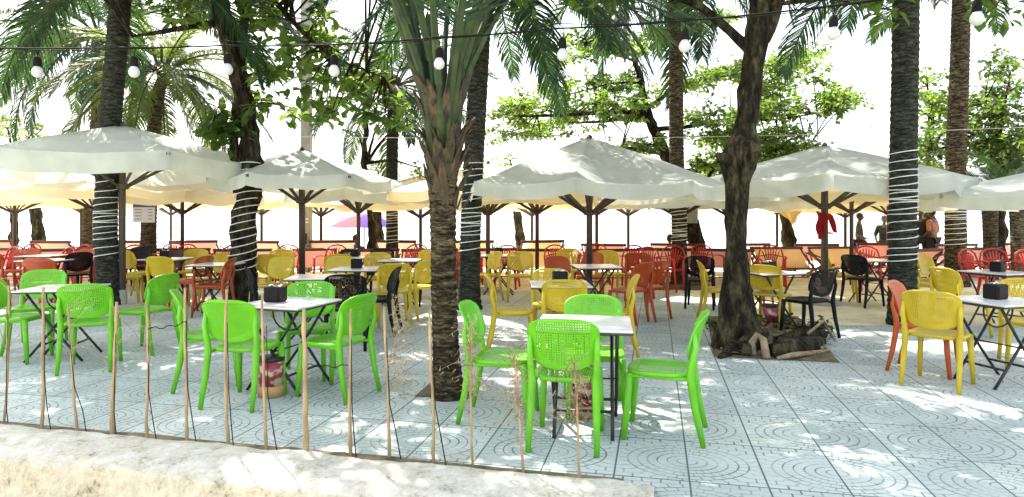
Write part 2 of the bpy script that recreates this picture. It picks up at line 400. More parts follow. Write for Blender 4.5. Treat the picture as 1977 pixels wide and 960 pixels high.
# planting pit of the big tree
def patch(name, pts, label, mat, hgt, seed):
    from mathutils import noise as mn
    p00, p10, p11, p01 = [Vector(p) for p in pts]; q = MB()
    def fn(u, v):
        p = (p00*(1-u)+p10*u)*(1-v)+(p01*(1-u)+p11*u)*v; e = min(u, v, 1-u, 1-v)
        z = .012+min(e*6, 1)*hgt*(.5+.6*mn.noise(Vector((p.x*3, p.y*3, seed))))
        return (p.x, p.y, z)
    q.grid(fn, 30, 20); return tag(q.build(name, mat, smooth=True), label, kind='structure')
a, b_, c_, d_ = gp(1378, 690), gp(1622, 702), gp(1540, 612), gp(1365, 612)
patch('planting_pit', [a[:2], b_[:2], c_[:2], d_[:2]], 'bare soil pit with litter around the big dark tree', MT['soil'], .06, 2)
patch('tree_soil', [gp(1265, 560)[:2], gp(1375, 560)[:2], gp(1365, 545)[:2], gp(1275, 545)[:2]], 'soil ring around the ringed palm by the orange chairs', MT['soil'], .05, 5)
patch('trunk_soil', [gp(800, 768)[:2], gp(905, 768)[:2], gp(905, 742)[:2], gp(830, 742)[:2]], 'small soil opening in the tiles at the near palm', MT['soil'], .03, 8)

# ---------------------------------------------------------------- palms
def make_frond(L, nl, droop, lw, ll, seed, hang=.5):
    """rachis along +X, arching down; leaflets both sides, hanging."""
    rnd = random.Random(seed); q = MB(); n = 12
    def pos(t): 
        x = L*(math.sin(t*droop)/droop if droop > .01 else t); z = -L*(1-math.cos(t*droop))/droop if droop > .01 else 0
        return Vector((x, 0, z))
    for i in range(nl):
        t = .16+.84*(i/(nl-1)); p = pos(t); tg = (pos(min(1, t+.02))-pos(t-.02)).normalized()
        up = Vector((-tg.z, 0, tg.x))
        ln = ll*(.55+.45*math.sin(math.pi*min(1, (t-.1)*1.05))**.6)*(1 if t < .75 else 1-(t-.75)*1.7)
        for sgn in (-1, 1):
            tt = ln*rnd.uniform(.82, 1.08); sw = .42+.45*t+rnd.uniform(-.1, .1)
            d = (tg*sw+Vector((0, sgn, 0))*(1-sw*.45)+up*rnd.uniform(.05, .22)).normalized()
            a = p; b = a+d*tt*.45+Vector((0,0,-tt*.07*hang)); d2 = (d+Vector((0,0,-1.15*hang-rnd.uniform(0,.35)))).normalized()
            c = b+d2*tt*.55; wv = d.cross(up).normalized() if rnd.random() < .5 else (d.cross(up)+up*rnd.uniform(-.5,.5)).normalized()
            k = len(q.v); w2 = lw*rnd.uniform(.8, 1.2)
            q.v += [a-wv*w2*.3, a+wv*w2*.3, b+wv*w2*.5, b-wv*w2*.5, c]
            q.f += [(k,k+1,k+2,k+3), (k+3,k+2,k+4)]
    rt = MB(); rt.tube([pos(t/10) for t in range(11)], [.030*(1-t/11)+.005 for t in range(11)], 5, sx=1.0)
    return q, rt
FR = {}
def frond_mesh(key, L, nl, droop, lw, ll, seed, mat, hang=.5):
    q, rt = make_frond(L, nl, droop, lw, ll, seed, hang)
    o = q.build('frond', mat); r = rt.build('frond_stalk', MT['stalk'])
    k0 = len(o.data.vertices)
    # one mesh: leaflets and stalk, two materials
    vs_ = [v.co[:] for v in o.data.vertices]+[v.co[:] for v in r.data.vertices]
    fs_ = [tuple(p.vertices) for p in o.data.polygons]; nf = len(fs_)
    fs_ += [tuple(k0+i for i in p.vertices) for p in r.data.polygons]
    me = bpy.data.meshes.new('frond'); me.from_pydata(vs_, [], fs_); me.materials.append(mat); me.materials.append(MT['stalk'])
    for p in me.polygons:
        if p.index >= nf: p.material_index = 1
    bpy.data.objects.remove(o); bpy.data.objects.remove(r); FR[key] = me
for i in range(4):
    frond_mesh(('d', i), 3.3, 86, .85+.16*i, .030, .70, 40+i, MT['frond'])
    frond_mesh(('y', i), 2.6, 76, 1.0+.2*i, .028, .56, 60+i, MT['frond_yellow'])
    frond_mesh(('n', i), 3.6, 84, .55+.22*i, .026, .66, 80+i, MT['frond'], .35)

def path_interp(path, z):
    for a, b in zip(path, path[1:]):
        if z <= b[2] or b is path[-1]:
            t = (z-a[2])/(b[2]-a[2]) if b[2] != a[2] else 0; return Vector(a).lerp(Vector(b), t)
def palm(label, path, r0, r1, kind, nf, mat, group=None, scale=1, elev=(-35, 75), rings=True, seed=1, flare=1.35, crown=True, lights=None, llabel=None, fronds=None):
    """path: list of world points from the base up"""
    rnd = random.Random(seed)
    base = Vector(path[0]); t = thing('palm_tree', label, 'palm tree', base, 0, group or 'coconut palms on the terrace')
    pth = [Vector(p) for p in path]; zt = pth[-1].z; zb = pth[0].z; n = max(20, int((zt-zb)/.045)); q = MB(); pts = []; rs = []
    def cen(z):
        # smooth curve through the path
        return path_interp([tuple(p) for p in pth], z)
    def rad(z):
        s = (z-zb)/(zt-zb); return (r0*(1-s)+r1*s)*(1+(flare-1)*math.exp(-(z-zb)/.22))
    for i in range(n+1):
        z = zb+(zt-zb)*i/n; p = sum((cen(min(zt, max(zb, z+d))) for d in (-.3, -.15, 0, .15, .3)), Vector())/5; p.z = z
        pts.append(p-base); rs.append(rad(z)*(1+(.035 if i % 2 else -.02)+rnd.uniform(-.018, .018)))
    q.tube(pts, rs, 18); q.build('trunk', mat, t, smooth=True)
    if crown:
        top = pts[-1]
        cr = MB(); cr.ell(top+Vector((0,0,-.05)), (r1*1.5, r1*1.5, .35), 10, 6); cr.build('crown_base', MT['boot'], t, smooth=True)
        for i in range(nf):
            a = i*2.399+rnd.uniform(-.2, .2); e = R_(elev[1]+(elev[0]-elev[1])*((i+.5)/nf)+rnd.uniform(-6, 6))
            o = bpy.data.objects.new('frond', FR[(kind, (i+seed) % 4)]); C.objects.link(o); o.parent = t
            o.location = top+Vector((math.cos(a), math.sin(a), 0))*r1*.9
            o.rotation_euler = (rnd.uniform(-.25, .25), -e, a); s = scale*rnd.uniform(.85, 1.12); o.scale = (s, s, s)
        for (a, e, s) in (fronds or []):
            o = bpy.data.objects.new('frond', FR[(kind, rnd.randrange(4))]); C.objects.link(o); o.parent = t
            o.location = top; o.rotation_euler = (0, -R_(e), R_(a)); o.scale = (s, s, s)
    if lights:
        z0, z1, pitch = lights; hx = MB(); P = []; z = z0; a = 0
        while z < z1:
            c = cen(z); r = rad(z)*1.05+.004
            wob = .012*math.sin(a*.37+seed)+.008*math.sin(a*1.3)
            P.append(Vector((c.x+math.cos(a)*r, c.y+math.sin(a)*r, z+wob-zb)) - Vector((base.x, base.y, 0)))
            a += 2*math.pi/14; z += pitch/14*(1+.5*math.sin(a*.08+seed))
        hx.tube(P, .0068, 4)
        o = hx.build('light_cord', MT['wirelight'], None, loc=base); tag(o, llabel, 'string lights', 'light cords wound round trunks')
    return t

def PP(lst, Y):     # trunk path from photo rows at one distance; last entries may sit above the frame
    return [at(x, y, Y) for x, y in lst]
def gY(y): return F*H/(y-HZ)

Y1 = gY(597); palm('tall corded palm just left of the left front parasol pole', PP([(212,597),(205,480),(205,380),(212,240),(225,100),(238,-60)], Y1), .165, .15, 'd', 30, MT['palm_bark_dark'], seed=1, elev=(-8,78), fronds=[(180,8,1.1),(165,2,1.0),(205,14,1.1),(-8,6,1.0),(222,4,1.0),(-40,8,1.0),(150,14,1.1),(30,8,1.1)], lights=(.75, 2.0, .085), llabel='white light cord wound round the tall palm left of the left front parasol pole', scale=.95)
Y2 = 17.6; palm('slim palm behind the left front parasol, pale lower trunk', PP([(168,521),(174,430),(188,240),(193,70)], Y2), .20, .14, 'd', 30, MT['palm_bark_pale'], seed=2, fronds=[(180,10,1.3),(170,-5,1.2),(0,8,1.2),(-15,0,1.1),(200,20,1.3)], scale=1.05)
Y3 = 14.5; palm('yellowing palm carrying the white and blue notice', PP([(286,543),(287,420),(296,250),(312,140)], Y3), .17, .13, 'y', 30, MT['palm_bark_pale'], seed=3, scale=.95)
Y6 = 16.5; palm('palm with banded cord behind the right edge of the second parasol', PP([(757,528),(757,400),(757,300),(760,165)], Y6), .155, .14, 'd', 28, MT['palm_bark_dark'], seed=6, lights=(.72, 2.15, .07), llabel='white cord wound round the palm by the second parasol', scale=.85)
Y8 = gY(598); palm('straight palm close behind the stocky near palm, white cord below the parasols', PP([(905,598),(908,450),(915,300),(925,120),(936,-70)], Y8), .160, .15, 'd', 26, MT['palm_bark_dark'], seed=8, elev=(-20,78), fronds=[(-20,-2,1.0),(-50,-10,1.0),(10,5,1.0)], lights=(.85, 2.3, .085), llabel='white cord wound round the palm behind the stocky near palm', scale=.9)
Y9 = gY(552); palm('ringed brown palm right of the central parasol', PP([(1312,552),(1311,430),(1306,300),(1305,150),(1303,-90)], Y9), .155, .14, 'd', 26, MT['palm_bark'], seed=9, lights=(.92, 1.95, .055), llabel='densely wound white cord on the ringed brown palm right of the central parasol', scale=1.0)
Y12 = gY(627); palm('dark straight palm in front of the right parasol', PP([(1742,627),(1743,450),(1744,300),(1748,100),(1750,-130)], Y12), .172, .158, 'd', 20, MT['palm_bark_dark'], seed=12, elev=(5,78), lights=(.82, 2.35, .078), llabel='white cord wound round the dark palm in front of the right parasol', flare=1.15)
Y13 = 13.6; palm('brown palm beside the far right parasol', PP([(1846,552),(1845,450),(1845,300),(1852,150),(1858,-70)], Y13), .20, .165, 'd', 22, MT['palm_bark'], seed=13, elev=(-5,78), lights=(.8, 2.0, .075), llabel='white cord wound round the brown palm beside the far right parasol')

# the stocky near palm: ringed trunk, dead frond bases, green stalks going up
Y7 = gY(768); pth = PP([(866,768),(862,700),(858,600),(856,500),(855,400),(857,290)], Y7)
t = thing('palm_tree', 'stocky near palm with shaggy dead frond bases and green stalks', 'palm tree', pth[0], 0, 'coconut palms on the terrace')
q = MB(); pts = []; rs = []; rnd = random.Random(5)
zt = pth[-1].z
for i in range(75):
    z = zt*i/74; p = path_interp([tuple(x) for x in pth], z)-pth[0]; s = i/74
    r = (.102+.012*max(0, (s-.6)/.4))*(1+.42*math.exp(-z/.2)); pts.append(Vector((p.x, p.y, z))); rs.append(r*(1+(.045 if i % 2 else -.03)+rnd.uniform(-.02,.02)))
q.tube(pts, rs, 20); q.build('trunk', MT['palm_bark'], t, smooth=True)
for i in range(34):
    a = i*2.399; z = zt-.50+.72*(i/34)+rnd.uniform(-.05,.05); r = .095+.035*(i/34)
    L = rnd.uniform(.24, .5); o1 = rnd.uniform(.03, .10)
    b0 = Vector((math.cos(a)*r, math.sin(a)*r, z)); ax = Vector((math.cos(a), math.sin(a), 0)); ty = Vector((-math.sin(a), math.cos(a), 0))
    cc = path_interp([tuple(x) for x in pth], min(z, zt))-pth[0]; b0 += Vector((cc.x, cc.y, 0))
    k = MB(); wd = rnd.uniform(.05, .085)
    def fn(u, v):
        wv = wd*(1-v)**.7*(1 if v < .85 else .6)+.008; sd_ = (u-.5)*2
        p = b0+Vector((0,0,L*v))+ax*(o1*v*v*1.6-abs(sd_)**2*.03*(1-v))+ty*sd_*wv
        return p+Vector((rnd.uniform(-.006,.006), rnd.uniform(-.006,.006), rnd.uniform(-.012,.012)))
    k.grid(fn, 4, 6); k.build('frond_base', MT['boot'], t, smooth=True, solid=.014)
for i in range(22):             # ragged fibres and broken stubs
    a = rnd.uniform(0, 6.28); z = zt-rnd.uniform(-.2, .5); b0 = Vector((math.cos(a)*.125, math.sin(a)*.125, z)); d = Vector((math.cos(a)*.12, math.sin(a)*.12, rnd.uniform(-.02, .16)))
    k = MB(); k.tube([b0, b0+d*.6+Vector((0,0,.03)), b0+d*rnd.uniform(.8,1.4)], [.009,.006,.002], 4); k.build('frond_fibre', MT['boot'], t)
for i in range(15):
    a = i*2.399+.4; out = rnd.uniform(.12, .40)*(1 if i > 3 else .5); h = rnd.uniform(1.2, 1.8)
    d = Vector((math.cos(a), math.sin(a), 0)); b0 = Vector((0,0,zt-.15+.02*i))+d*.09; b0.x += (pts[-1].x)
    P = [b0+d*(out*(s**1.5)*1.3)+Vector((0,0,h*s)) for s in (0,.2,.4,.6,.8,1)]
    k = MB(); k.tube(P[:4], [.058,.046,.034,.026], 7, sx=.75); k.build('frond_stalk', MT['stalk'] if i % 3 else MT['frond'], t, smooth=True)
    o = bpy.data.objects.new('frond', FR[('n', i % 4)]); C.objects.link(o); o.parent = t; o.location = P[2]
    e = math.atan2(h*.2, out*1.3*(.6**1.5-.4**1.5)*1.4); o.rotation_euler = (rnd.uniform(-.4,.4), -min(e, R_(74)), a); s = rnd.uniform(.75, 1.0); o.scale = (s, s, s)
for (px, py, a, e, s) in ((790,-10,200,22,.72),(930,-20,-15,25,.75),(960,-20,-40,10,.6),(750,-30,170,35,.6),(900,-40,30,15,.8)):
    o = bpy.data.objects.new('frond', FR[('n', int(px) % 4)]); C.objects.link(o); o.parent = t
    o.location = at(px, py, Y7+.1)-pth[0]; o.rotation_euler = (.2, -R_(e), R_(a)); o.scale = (s, s, s)
    k = MB(); k.tube([Vector((pts[-1].x, 0, zt)), (at(px, py, Y7+.1)-pth[0])*.55+Vector((pts[-1].x, 0, zt*.45+.1))*.9, at(px, py, Y7+.1)-pth[0]], [.05,.035,.028], 6)
    k.build('frond_stalk', MT['stalk'], t, smooth=True)

# ---------------------------------------------------------------- broadleaf trees
def leafclump(q, tw, c, R, nt_, nl, size, rnd, flat=.6, spread=1.0):
    for i in range(nt_):
        d = Vector((rnd.gauss(0,1), rnd.gauss(0,1), rnd.gauss(0,1)*flat+.1)).normalized(); ln = R*rnd.uniform(.45, 1.0)
        e = c+d*ln; tw.tube([c, c+d*ln*.5+Vector((0,0,-.03*ln)), e], [.008*R**.3+.003, .005, .003], 3, cap=False)
        for k in range(nl):
            s = rnd.uniform(.35, 1.0)**.7; p = c+d*ln*s+Vector((rnd.gauss(0,1), rnd.gauss(0,1), rnd.gauss(0,.7)))*size*.35
            dr = (d*.6+Vector((rnd.gauss(0,1), rnd.gauss(0,1), rnd.gauss(-.25,.55)))).normalized(); up = (Vector((0,0,1))+Vector((rnd.gauss(0,1), rnd.gauss(0,1), 0))*.55).normalized()
            sdv = dr.cross(up)
            if sdv.length < .1: continue
            sdv.normalize(); z = sdv.cross(dr); L = size*rnd.uniform(.65, 1.25); W = L*.27
            k0 = len(q.v); m1 = p+dr*L*.55
            q.v += [p, p+dr*L*.35+sdv*W*.8+z*W*.25, p+dr*L*.7+sdv*W+z*W*.25, p+dr*L-z*W*.3, p+dr*L*.7-sdv*W+z*W*.25, p+dr*L*.35-sdv*W*.8+z*W*.25, m1]
            q.f += [(k0,k0+1,k0+6), (k0+1,k0+2,k0+3,k0+6), (k0+3,k0+4,k0+5,k0+6), (k0+5,k0,k0+6)]
def tree(label, base, trunk, limbs, clumps, leafmat, leafmat2=None, name='broadleaf_tree', cat='tree', barkmat=None, size=.12, nt_=9, nl=7, flat=.6, seed=1, group=None, n=12, parent_nodes=None, bump_=.07):
    """trunk: [(pt, r)...]; limbs: lists of (pt, r); clumps: (pt, R[, bright])"""
    rnd = random.Random(seed); base = Vector(base); t = thing(name, label, cat, base, 0, group)
    bm_ = barkmat or MT['bark']
    from mathutils import noise as mn
    def limb(pl, name_, nn, rough=0):
        q = MB(); P = []; Rr = []
        for (a, ra), (b, rb) in zip(pl, pl[1:]):
            st_ = max(2, int((Vector(b)-Vector(a)).length/.12))
            for i in range(st_): s = i/st_; P.append(Vector(a).lerp(Vector(b), s)-base); Rr.append(ra+(rb-ra)*s)
        P.append(Vector(pl[-1][0])-base); Rr.append(pl[-1][1])
        for _ in range(3):
            P = [P[0]]+[(P[i-1]+P[i]*2+P[i+1])/4 for i in range(1, len(P)-1)]+[P[-1]]
        if len(P) > 700: P = P[:700]
        q.tube(P, Rr, nn)
        if rough:
            q.v = [v+Vector((mn.noise(v*5+Vector((seed,0,0))), mn.noise(v*5+Vector((0,seed,0))), 0))*rough for v in q.v]
        return q.build(name_, bm_, t, smooth=True), P
    o, P0 = limb(trunk, 'trunk', n+4, bump_); nodes = [p+base for p in P0[len(P0)//2:]]
    for l in limbs:
        o, P = limb(l, 'branch', max(6, n-4), .02); nodes += [p+base for p in P[len(P)//4:]]
    tw = MB(); qa = MB(); qb = MB()
    for cl in clumps:
        c = Vector(cl[0]); Rr = cl[1]; nb = min(nodes, key=lambda p: (p-c).length)
        mid = nb.lerp(c, .5)+Vector((0,0,.08*(c-nb).length))
        tw.tube([nb-base, mid-base, c-base], [.022, .014, .008], 5, cap=False)
        tgt = qb if (leafmat2 and (len(cl) > 2 and cl[2])) else qa
        leafclump(tgt, tw, c-base, Rr, max(3, int(nt_*(Rr/.5)**1.4)), nl, size, rnd, flat)
    tw.build('twigs', bm_, t)
    if qa.v: qa.build('foliage', leafmat, t)
    if qb.v: tag(qb.build('foliage', leafmat2, t), 'paler yellow green foliage')
    return t
def blob(px, py, rx, ry, Y, dY, n, R, rnd, bright=.3):
    out = []
    for i in range(n):
        a = rnd.uniform(0, 6.28); s = math.sqrt(rnd.random()); YY = Y+rnd.uniform(-dY, dY)
        out.append((at(px+math.cos(a)*s*rx, py+math.sin(a)*s*ry, YY), R*rnd.uniform(.7, 1.25), rnd.random() < bright))
    return out
rnd = random.Random(21)
# leaning tree left of centre
Yt = gY(592)
tk = [(at(470,592,Yt),.27),(at(468,560,Yt),.21),(at(468,500,Yt),.19),(at(470,430,Yt),.185),(at(484,360,Yt),.18),(at(486,300,Yt),.16),(at(476,220,Yt),.14),(at(455,120,Yt),.14),(at(432,40,Yt),.15),(at(415,-40,Yt),.13),(at(405,-160,Yt),.08)]
lb = [[(at(462,372,Yt-.1),.09),(at(452,320,Yt-.15),.075),(at(452,240,Yt-.1),.07),(at(458,190,Yt),.07)],
      [(at(462,150,Yt),.09),(at(470,60,Yt+.1),.075),(at(478,-40,Yt+.2),.06)],
      [(at(425,45,Yt),.07),(at(370,50,Yt-.2),.05),(at(300,65,Yt-.4),.035),(at(255,70,Yt-.5),.02)],
      [(at(478,-20,Yt+.2),.06),(at(530,0,Yt+.1),.045),(at(580,60,Yt),.035),(at(640,110,Yt-.1),.02)],
      [(at(640,110,Yt-.1),.02),(at(690,130,Yt-.2),.016),(at(740,150,Yt-.3),.01)],
      [(at(452,235,Yt-.1),.03),(at(430,225,Yt-.25),.02),(at(405,215,Yt-.3),.012)]]
cl = blob(405,240,28,26,Yt-.3,.2,7,.26,rnd,0)+blob(600,110,75,46,Yt,.7,14,.36,rnd,.75)+blob(680,170,60,42,Yt-.1,.6,11,.33,rnd,.75)+blob(615,210,55,26,Yt,.5,6,.28,rnd,.4)+blob(560,20,80,40,Yt,.8,7,.38,rnd,.4)+blob(380,10,90,30,Yt,.8,7,.36,rnd,.3)+blob(510,160,30,50,Yt-.1,.4,7,.32,rnd,.2)+blob(450,265,15,15,Yt-.3,.1,2,.2,rnd,0)+blob(735,220,45,18,Yt-.2,.3,6,.24,rnd,.5)
for i in range(40):   # the crown goes on above the frame
    a = rnd.uniform(0, 6.28); s = rnd.uniform(.3, 3.2); cl.append((at(440,-60,Yt)+Vector((math.cos(a)*s, math.sin(a)*s*.8-1.0, rnd.uniform(.1, 1.4)+.25*(3-s))), rnd.uniform(.4,.65), rnd.random() < .3))
for i in range(50):  # more unseen crown clumps, added to keep sun off the left paving
    cl.append((Vector((rnd.uniform(-6.5,-1.2), rnd.uniform(7.2,10.6), rnd.uniform(5.7,6.9))), rnd.uniform(.5,.7), rnd.random() < .3))
tree('leaning broadleaf tree between the two left parasols, trunk wrapped in loose cord', tk[0][0], tk, lb, cl, MT['leaf'], MT['leaf_bright'], size=.19, nt_=8, nl=6, seed=4)
# loose cord on its trunk
hx = MB(); P = []
for i in range(15*12):
    z = .55+1.75*i/180; a = i*2*math.pi/12
    rr = .215 if z < 1.3 else .195
    yy = HZ+(H-z)/Yt*F; x = 468 if yy > 430 else (470+ (430-yy)/70*14 if yy > 360 else 484+(360-yy)/60*2)
    c = at(x, yy, Yt); P.append(Vector((c.x+math.cos(a)*rr*1.08, c.y+math.sin(a)*rr*1.08, z+.035*math.sin(a+i*.02))))
hx.tube(P, .008, 4); tag(hx.build('light_cord', MT['wirelight']), 'loose sloping white cord wound round the leaning broadleaf tree', 'string lights', 'light cords wound round trunks')

# big dark tree in the soil pit
Yb = gY(672)
tk = [(at(1425,690,Yb),.36),(at(1425,660,Yb),.285),(at(1423,610,Yb),.215),(at(1420,540,Yb),.145),(at(1421,430,Yb),.118),(at(1422,350,Yb),.120),(at(1424,322,Yb),.20),(at(1432,292,Yb),.195),(at(1440,250,Yb),.120),(at(1450,150,Yb),.118),(at(1462,60,Yb),.128),(at(1468,0,Yb),.12),(at(1470,-120,Yb),.11),(at(1472,-260,Yb),.06)]
lb = [[(at(1452,100,Yb),.07),(at(1425,75,Yb-.05),.055),(at(1395,45,Yb-.1),.048),(at(1360,15,Yb-.2),.042),(at(1300,-10,Yb-.3),.04),(at(1230,-30,Yb-.6),.04)],
      [(at(1470,75,Yb),.10),(at(1492,40,Yb),.09),(at(1505,-20,Yb),.07),(at(1530,-120,Yb),.05)],
      [(at(1470,-60,Yb),.07),(at(1380,-150,Yb-.6),.05),(at(1250,-200,Yb-1.2),.03)],
      [(at(1470,-100,Yb),.07),(at(1580,-170,Yb-.3),.05),(at(1720,-210,Yb-.6),.03)],
      [(at(1408,310,Yb-.1),.07),(at(1392,305,Yb-.25),.055),(at(1386,300,Yb-.3),.035)],
      [(at(1445,312,Yb-.1),.08),(at(1462,300,Yb-.22),.05),(at(1466,296,Yb-.25),.03)]]
cl = blob(1715,10,30,14,Yb-.6,.2,3,.18,rnd,.3)+blob(1930,20,22,10,Yb-1.2,.1,2,.2,rnd,0)+blob(1100,-20,120,20,Yb-.3,.4,5,.3,rnd,.3)
for i in range(70):
    a = rnd.uniform(0, 6.28); s = rnd.uniform(.3, 3.6); cl.append((at(1440,-130,Yb)+Vector((math.cos(a)*s-.4, math.sin(a)*s*.9-.2, rnd.uniform(.0, 1.5)+.2*(3-s))), rnd.uniform(.4,.65), rnd.random() < .3))
for i in range(80):   # extra clumps above the frame, added on the sunny side to shade the tiles
    cl.append((Vector((rnd.uniform(-1.2,4.2), rnd.uniform(6.8,10.2), rnd.uniform(5.0,6.6))), rnd.uniform(.5,.7), rnd.random() < .3))
tree('big dark tree with a swollen burl, rooted in the soil pit', tk[0][0], tk, lb[:4]+lb[4:], cl, MT['leaf'], MT['leaf_bright'], size=.16, nt_=8, nl=6, seed=7, n=16, bump_=.045)

# layered sea almond behind the central parasol
Ys = 17.0
tk = [(at(1352,520,Ys),.24),(at(1348,480,Ys),.20),(at(1330,420,Ys),.19),(at(1305,340,Ys),.16),(at(1285,300,Ys),.15),(at(1262,250,Ys),.13),(at(1247,210,Ys),.11),(at(1235,150,Ys),.08),(at(1225,105,Ys),.05),(at(1195,85,Ys),.04)]
def L(pts, r, dy=0): return [(at(x, y, Ys+dy*i/(len(pts)-1)), r*(1-.85*i/(len(pts)-1))) for i, (x, y) in enumerate(pts)]
lb = [L([(1250,218),(1190,215),(1100,222),(1010,225),(960,222)],.075,-1.5), L([(1245,222),(1170,235),(1080,238),(1000,250)],.055,1.5), L([(1248,210),(1290,180),(1340,160),(1420,140),(1500,135)],.06,1),
      L([(1262,250),(1330,245),(1400,230),(1500,232),(1600,215)],.07,-1), L([(1230,120),(1180,100),(1130,75),(1080,60)],.04,-1), L([(1228,110),(1270,80),(1310,50),(1360,30)],.045,1),
      L([(1300,330),(1360,330),(1420,300),(1500,280),(1570,270)],.07,1.5), L([(1285,300),(1240,290),(1200,285)],.05,-1), L([(1340,395),(1380,320),(1440,230),(1480,130),(1530,80)],.06,2), L([(1238,160),(1180,160),(1110,180),(1040,190)],.04,0)]
cl = []
for (x0, y0, x1, y1, dy, nn) in ((960,215,1240,205,-1,22),(1000,245,1240,228,1,14),(1060,175,1240,150,0,12),(1090,75,1220,100,-1,8),(1240,90,1400,30,1,12),(1260,180,1500,120,1,22),(1330,235,1630,200,-1,24),(1340,270,1560,255,0,20),(1180,285,1300,290,0,9),(1350,320,1580,285,1,22),(1440,240,1560,80,1,18),(1480,290,1560,320,0,8),(1380,345,1500,330,1,8),(940,265,1060,255,0,6),(1530,120,1640,190,0,6),(1080,120,1250,60,1,10)):
    for i in range(int(nn*1.5)):
        s = rnd.random(); cl.append((at(x0+(x1-x0)*s+rnd.gauss(0,10), y0+(y1-y0)*s+rnd.gauss(0,9), Ys+dy+rnd.uniform(-1.6,1.6)), rnd.uniform(.32,.6), rnd.random() < .5))
tree('layered spreading tree with a leaning trunk behind the central parasol', tk[0][0], tk, lb, cl, MT['leaf'], MT['leaf_bright'], size=.135, nt_=10, nl=8, flat=.3, seed=9)

# right background trees
def bgtree(label, px, py, Y, blobs, size, seed, mat, mat2, bright=.4, r=.14, nt_=8, top=None):
    rnd = random.Random(seed); b0 = at(px, py, Y); b0.z = zg(Y)
    tp = at(top[0], top[1], Y) if top else b0+Vector((0,0,3))
    tk = [(b0, r*1.3), (b0.lerp(tp, .3)+Vector((.08,0,0)), r), (b0.lerp(tp, .65)+Vector((-.08,0,0)), r*.75), (tp, r*.45)]
    lb = []; cl = []
    for (x, y, rx, ry, nn, R) in blobs:
        c = at(x, y, Y); s = b0.lerp(tp, .72); lb.append([(s, r*.5), (s.lerp(c, .5)+Vector((0,0,.15)), r*.3), (c, r*.12)]); cl += blob(x, y, rx, ry, Y, 1.2, nn, R, rnd, bright)
    return tree(label, b0, tk, lb, cl, mat, mat2, size=size, nt_=nt_, nl=6, seed=seed, group='background trees along the beach')
bgtree('bushy dark tree behind the far right parasol', 1925, 520, 16.5, [(1930,270,60,60,40,.5),(1900,200,70,40,18,.42),(1950,150,50,50,14,.4),(1800,290,40,35,14,.4),(1960,320,30,30,12,.4)], .16, 31, MT['leaf_dark'], MT['leaf'], .45, top=(1925,190))
bgtree('loose pale tree between the two right palms', 1790, 530, 18.5, [(1800,200,50,60,22,.5),(1790,150,30,25,5,.35),(1830,240,40,40,12,.45),(1780,310,30,20,9,.4)], .16, 32, MT['leaf'], MT['leaf_bright'], .6, top=(1800,220))
bgtree('sparse twiggy tree behind the second parasol', 715, 525, 15.5, [(700,200,12,12,2,.3),(735,230,25,20,3,.3),(690,260,20,20,1,.3),(810,325,16,16,3,.3),(775,240,20,18,4,.25)], .12, 33, MT['leaf'], MT['leaf_bright'], .7, r=.09, nt_=5, top=(705,230))
bgtree('low sparse tree beyond the left parasol', 20, 500, 21, [(30,250,45,14,8,.45),(85,245,25,8,3,.35),(10,225,20,15,3,.35)], .15, 34, MT['leaf'], MT['leaf_bright'], .8, r=.11, nt_=5, top=(30,240))
bgtree('small tree showing between the palm and the central parasol', 1001, 505, 22, [(985,310,20,14,4,.35),(1010,330,20,10,3,.3)], .15, 35, MT['leaf'], MT['leaf_bright'], .7, r=.17, nt_=6, top=(1000,330))
bgtree('crooked grey trunk under the left front parasol', 70, 505, 22, [(60,300,60,16,6,.5)], .15, 36, MT['leaf'], MT['leaf_bright'], .5, r=.2, nt_=6, top=(72,320))
bgtree('dark slim trunk behind the purple beach umbrella', 725, 512, 20, [(730,330,40,16,5,.45)], .15, 37, MT['leaf'], MT['leaf_bright'], .5, r=.17, nt_=6, top=(735,340))
bgtree('dark trunk left of the far right deck chairs with tan cloth on it', 1519, 510, 19, [(1520,330,30,14,4,.4)], .15, 38, MT['leaf'], MT['leaf_bright'], .5, r=.2, nt_=6, top=(1522,350))
for (px, Y, lab, sd_) in ((1912, 15.0, 'short shaggy palm trunk under the far right parasol', 51), (1966, 14.2, 'shaggy palm trunk at the right edge', 52), (1790, 21.5, 'shaggy palm trunk behind the woman in pink', 53)):
    palm(lab, [Vector(((px-CX)/F*Y, Y, zg(Y))), at(px, 430, Y), at(px-2, 378, Y)], .12, .165, 'd', 14, MT['palm_bark_pale'], seed=sd_, scale=.36, elev=(25, 78))

# ---------------------------------------------------------------- concrete pole with its meter
Yp = 17.0; x0 = (592-CX)/F*Yp
t = thing('utility_pole', 'pale concrete utility pole behind the second parasol', 'pole', (x0, Yp, 0))
q = MB(); q.box((0,0,3.6), (.25,.22,7.2), bev=.02); q.build('post', MT['concrete'], t)
q = MB(); q.box((-.005,-.14,.86), (.09,.06,.28), bev=.01); q.build('meter_box', MT['black'], t)
q = MB(); q.box((-.0,-.118,1.36), (.16,.012,.045)); q.box((0,-.118,1.28), (.16,.012,.04)); q.build('plate', MT['sign_white'], t)
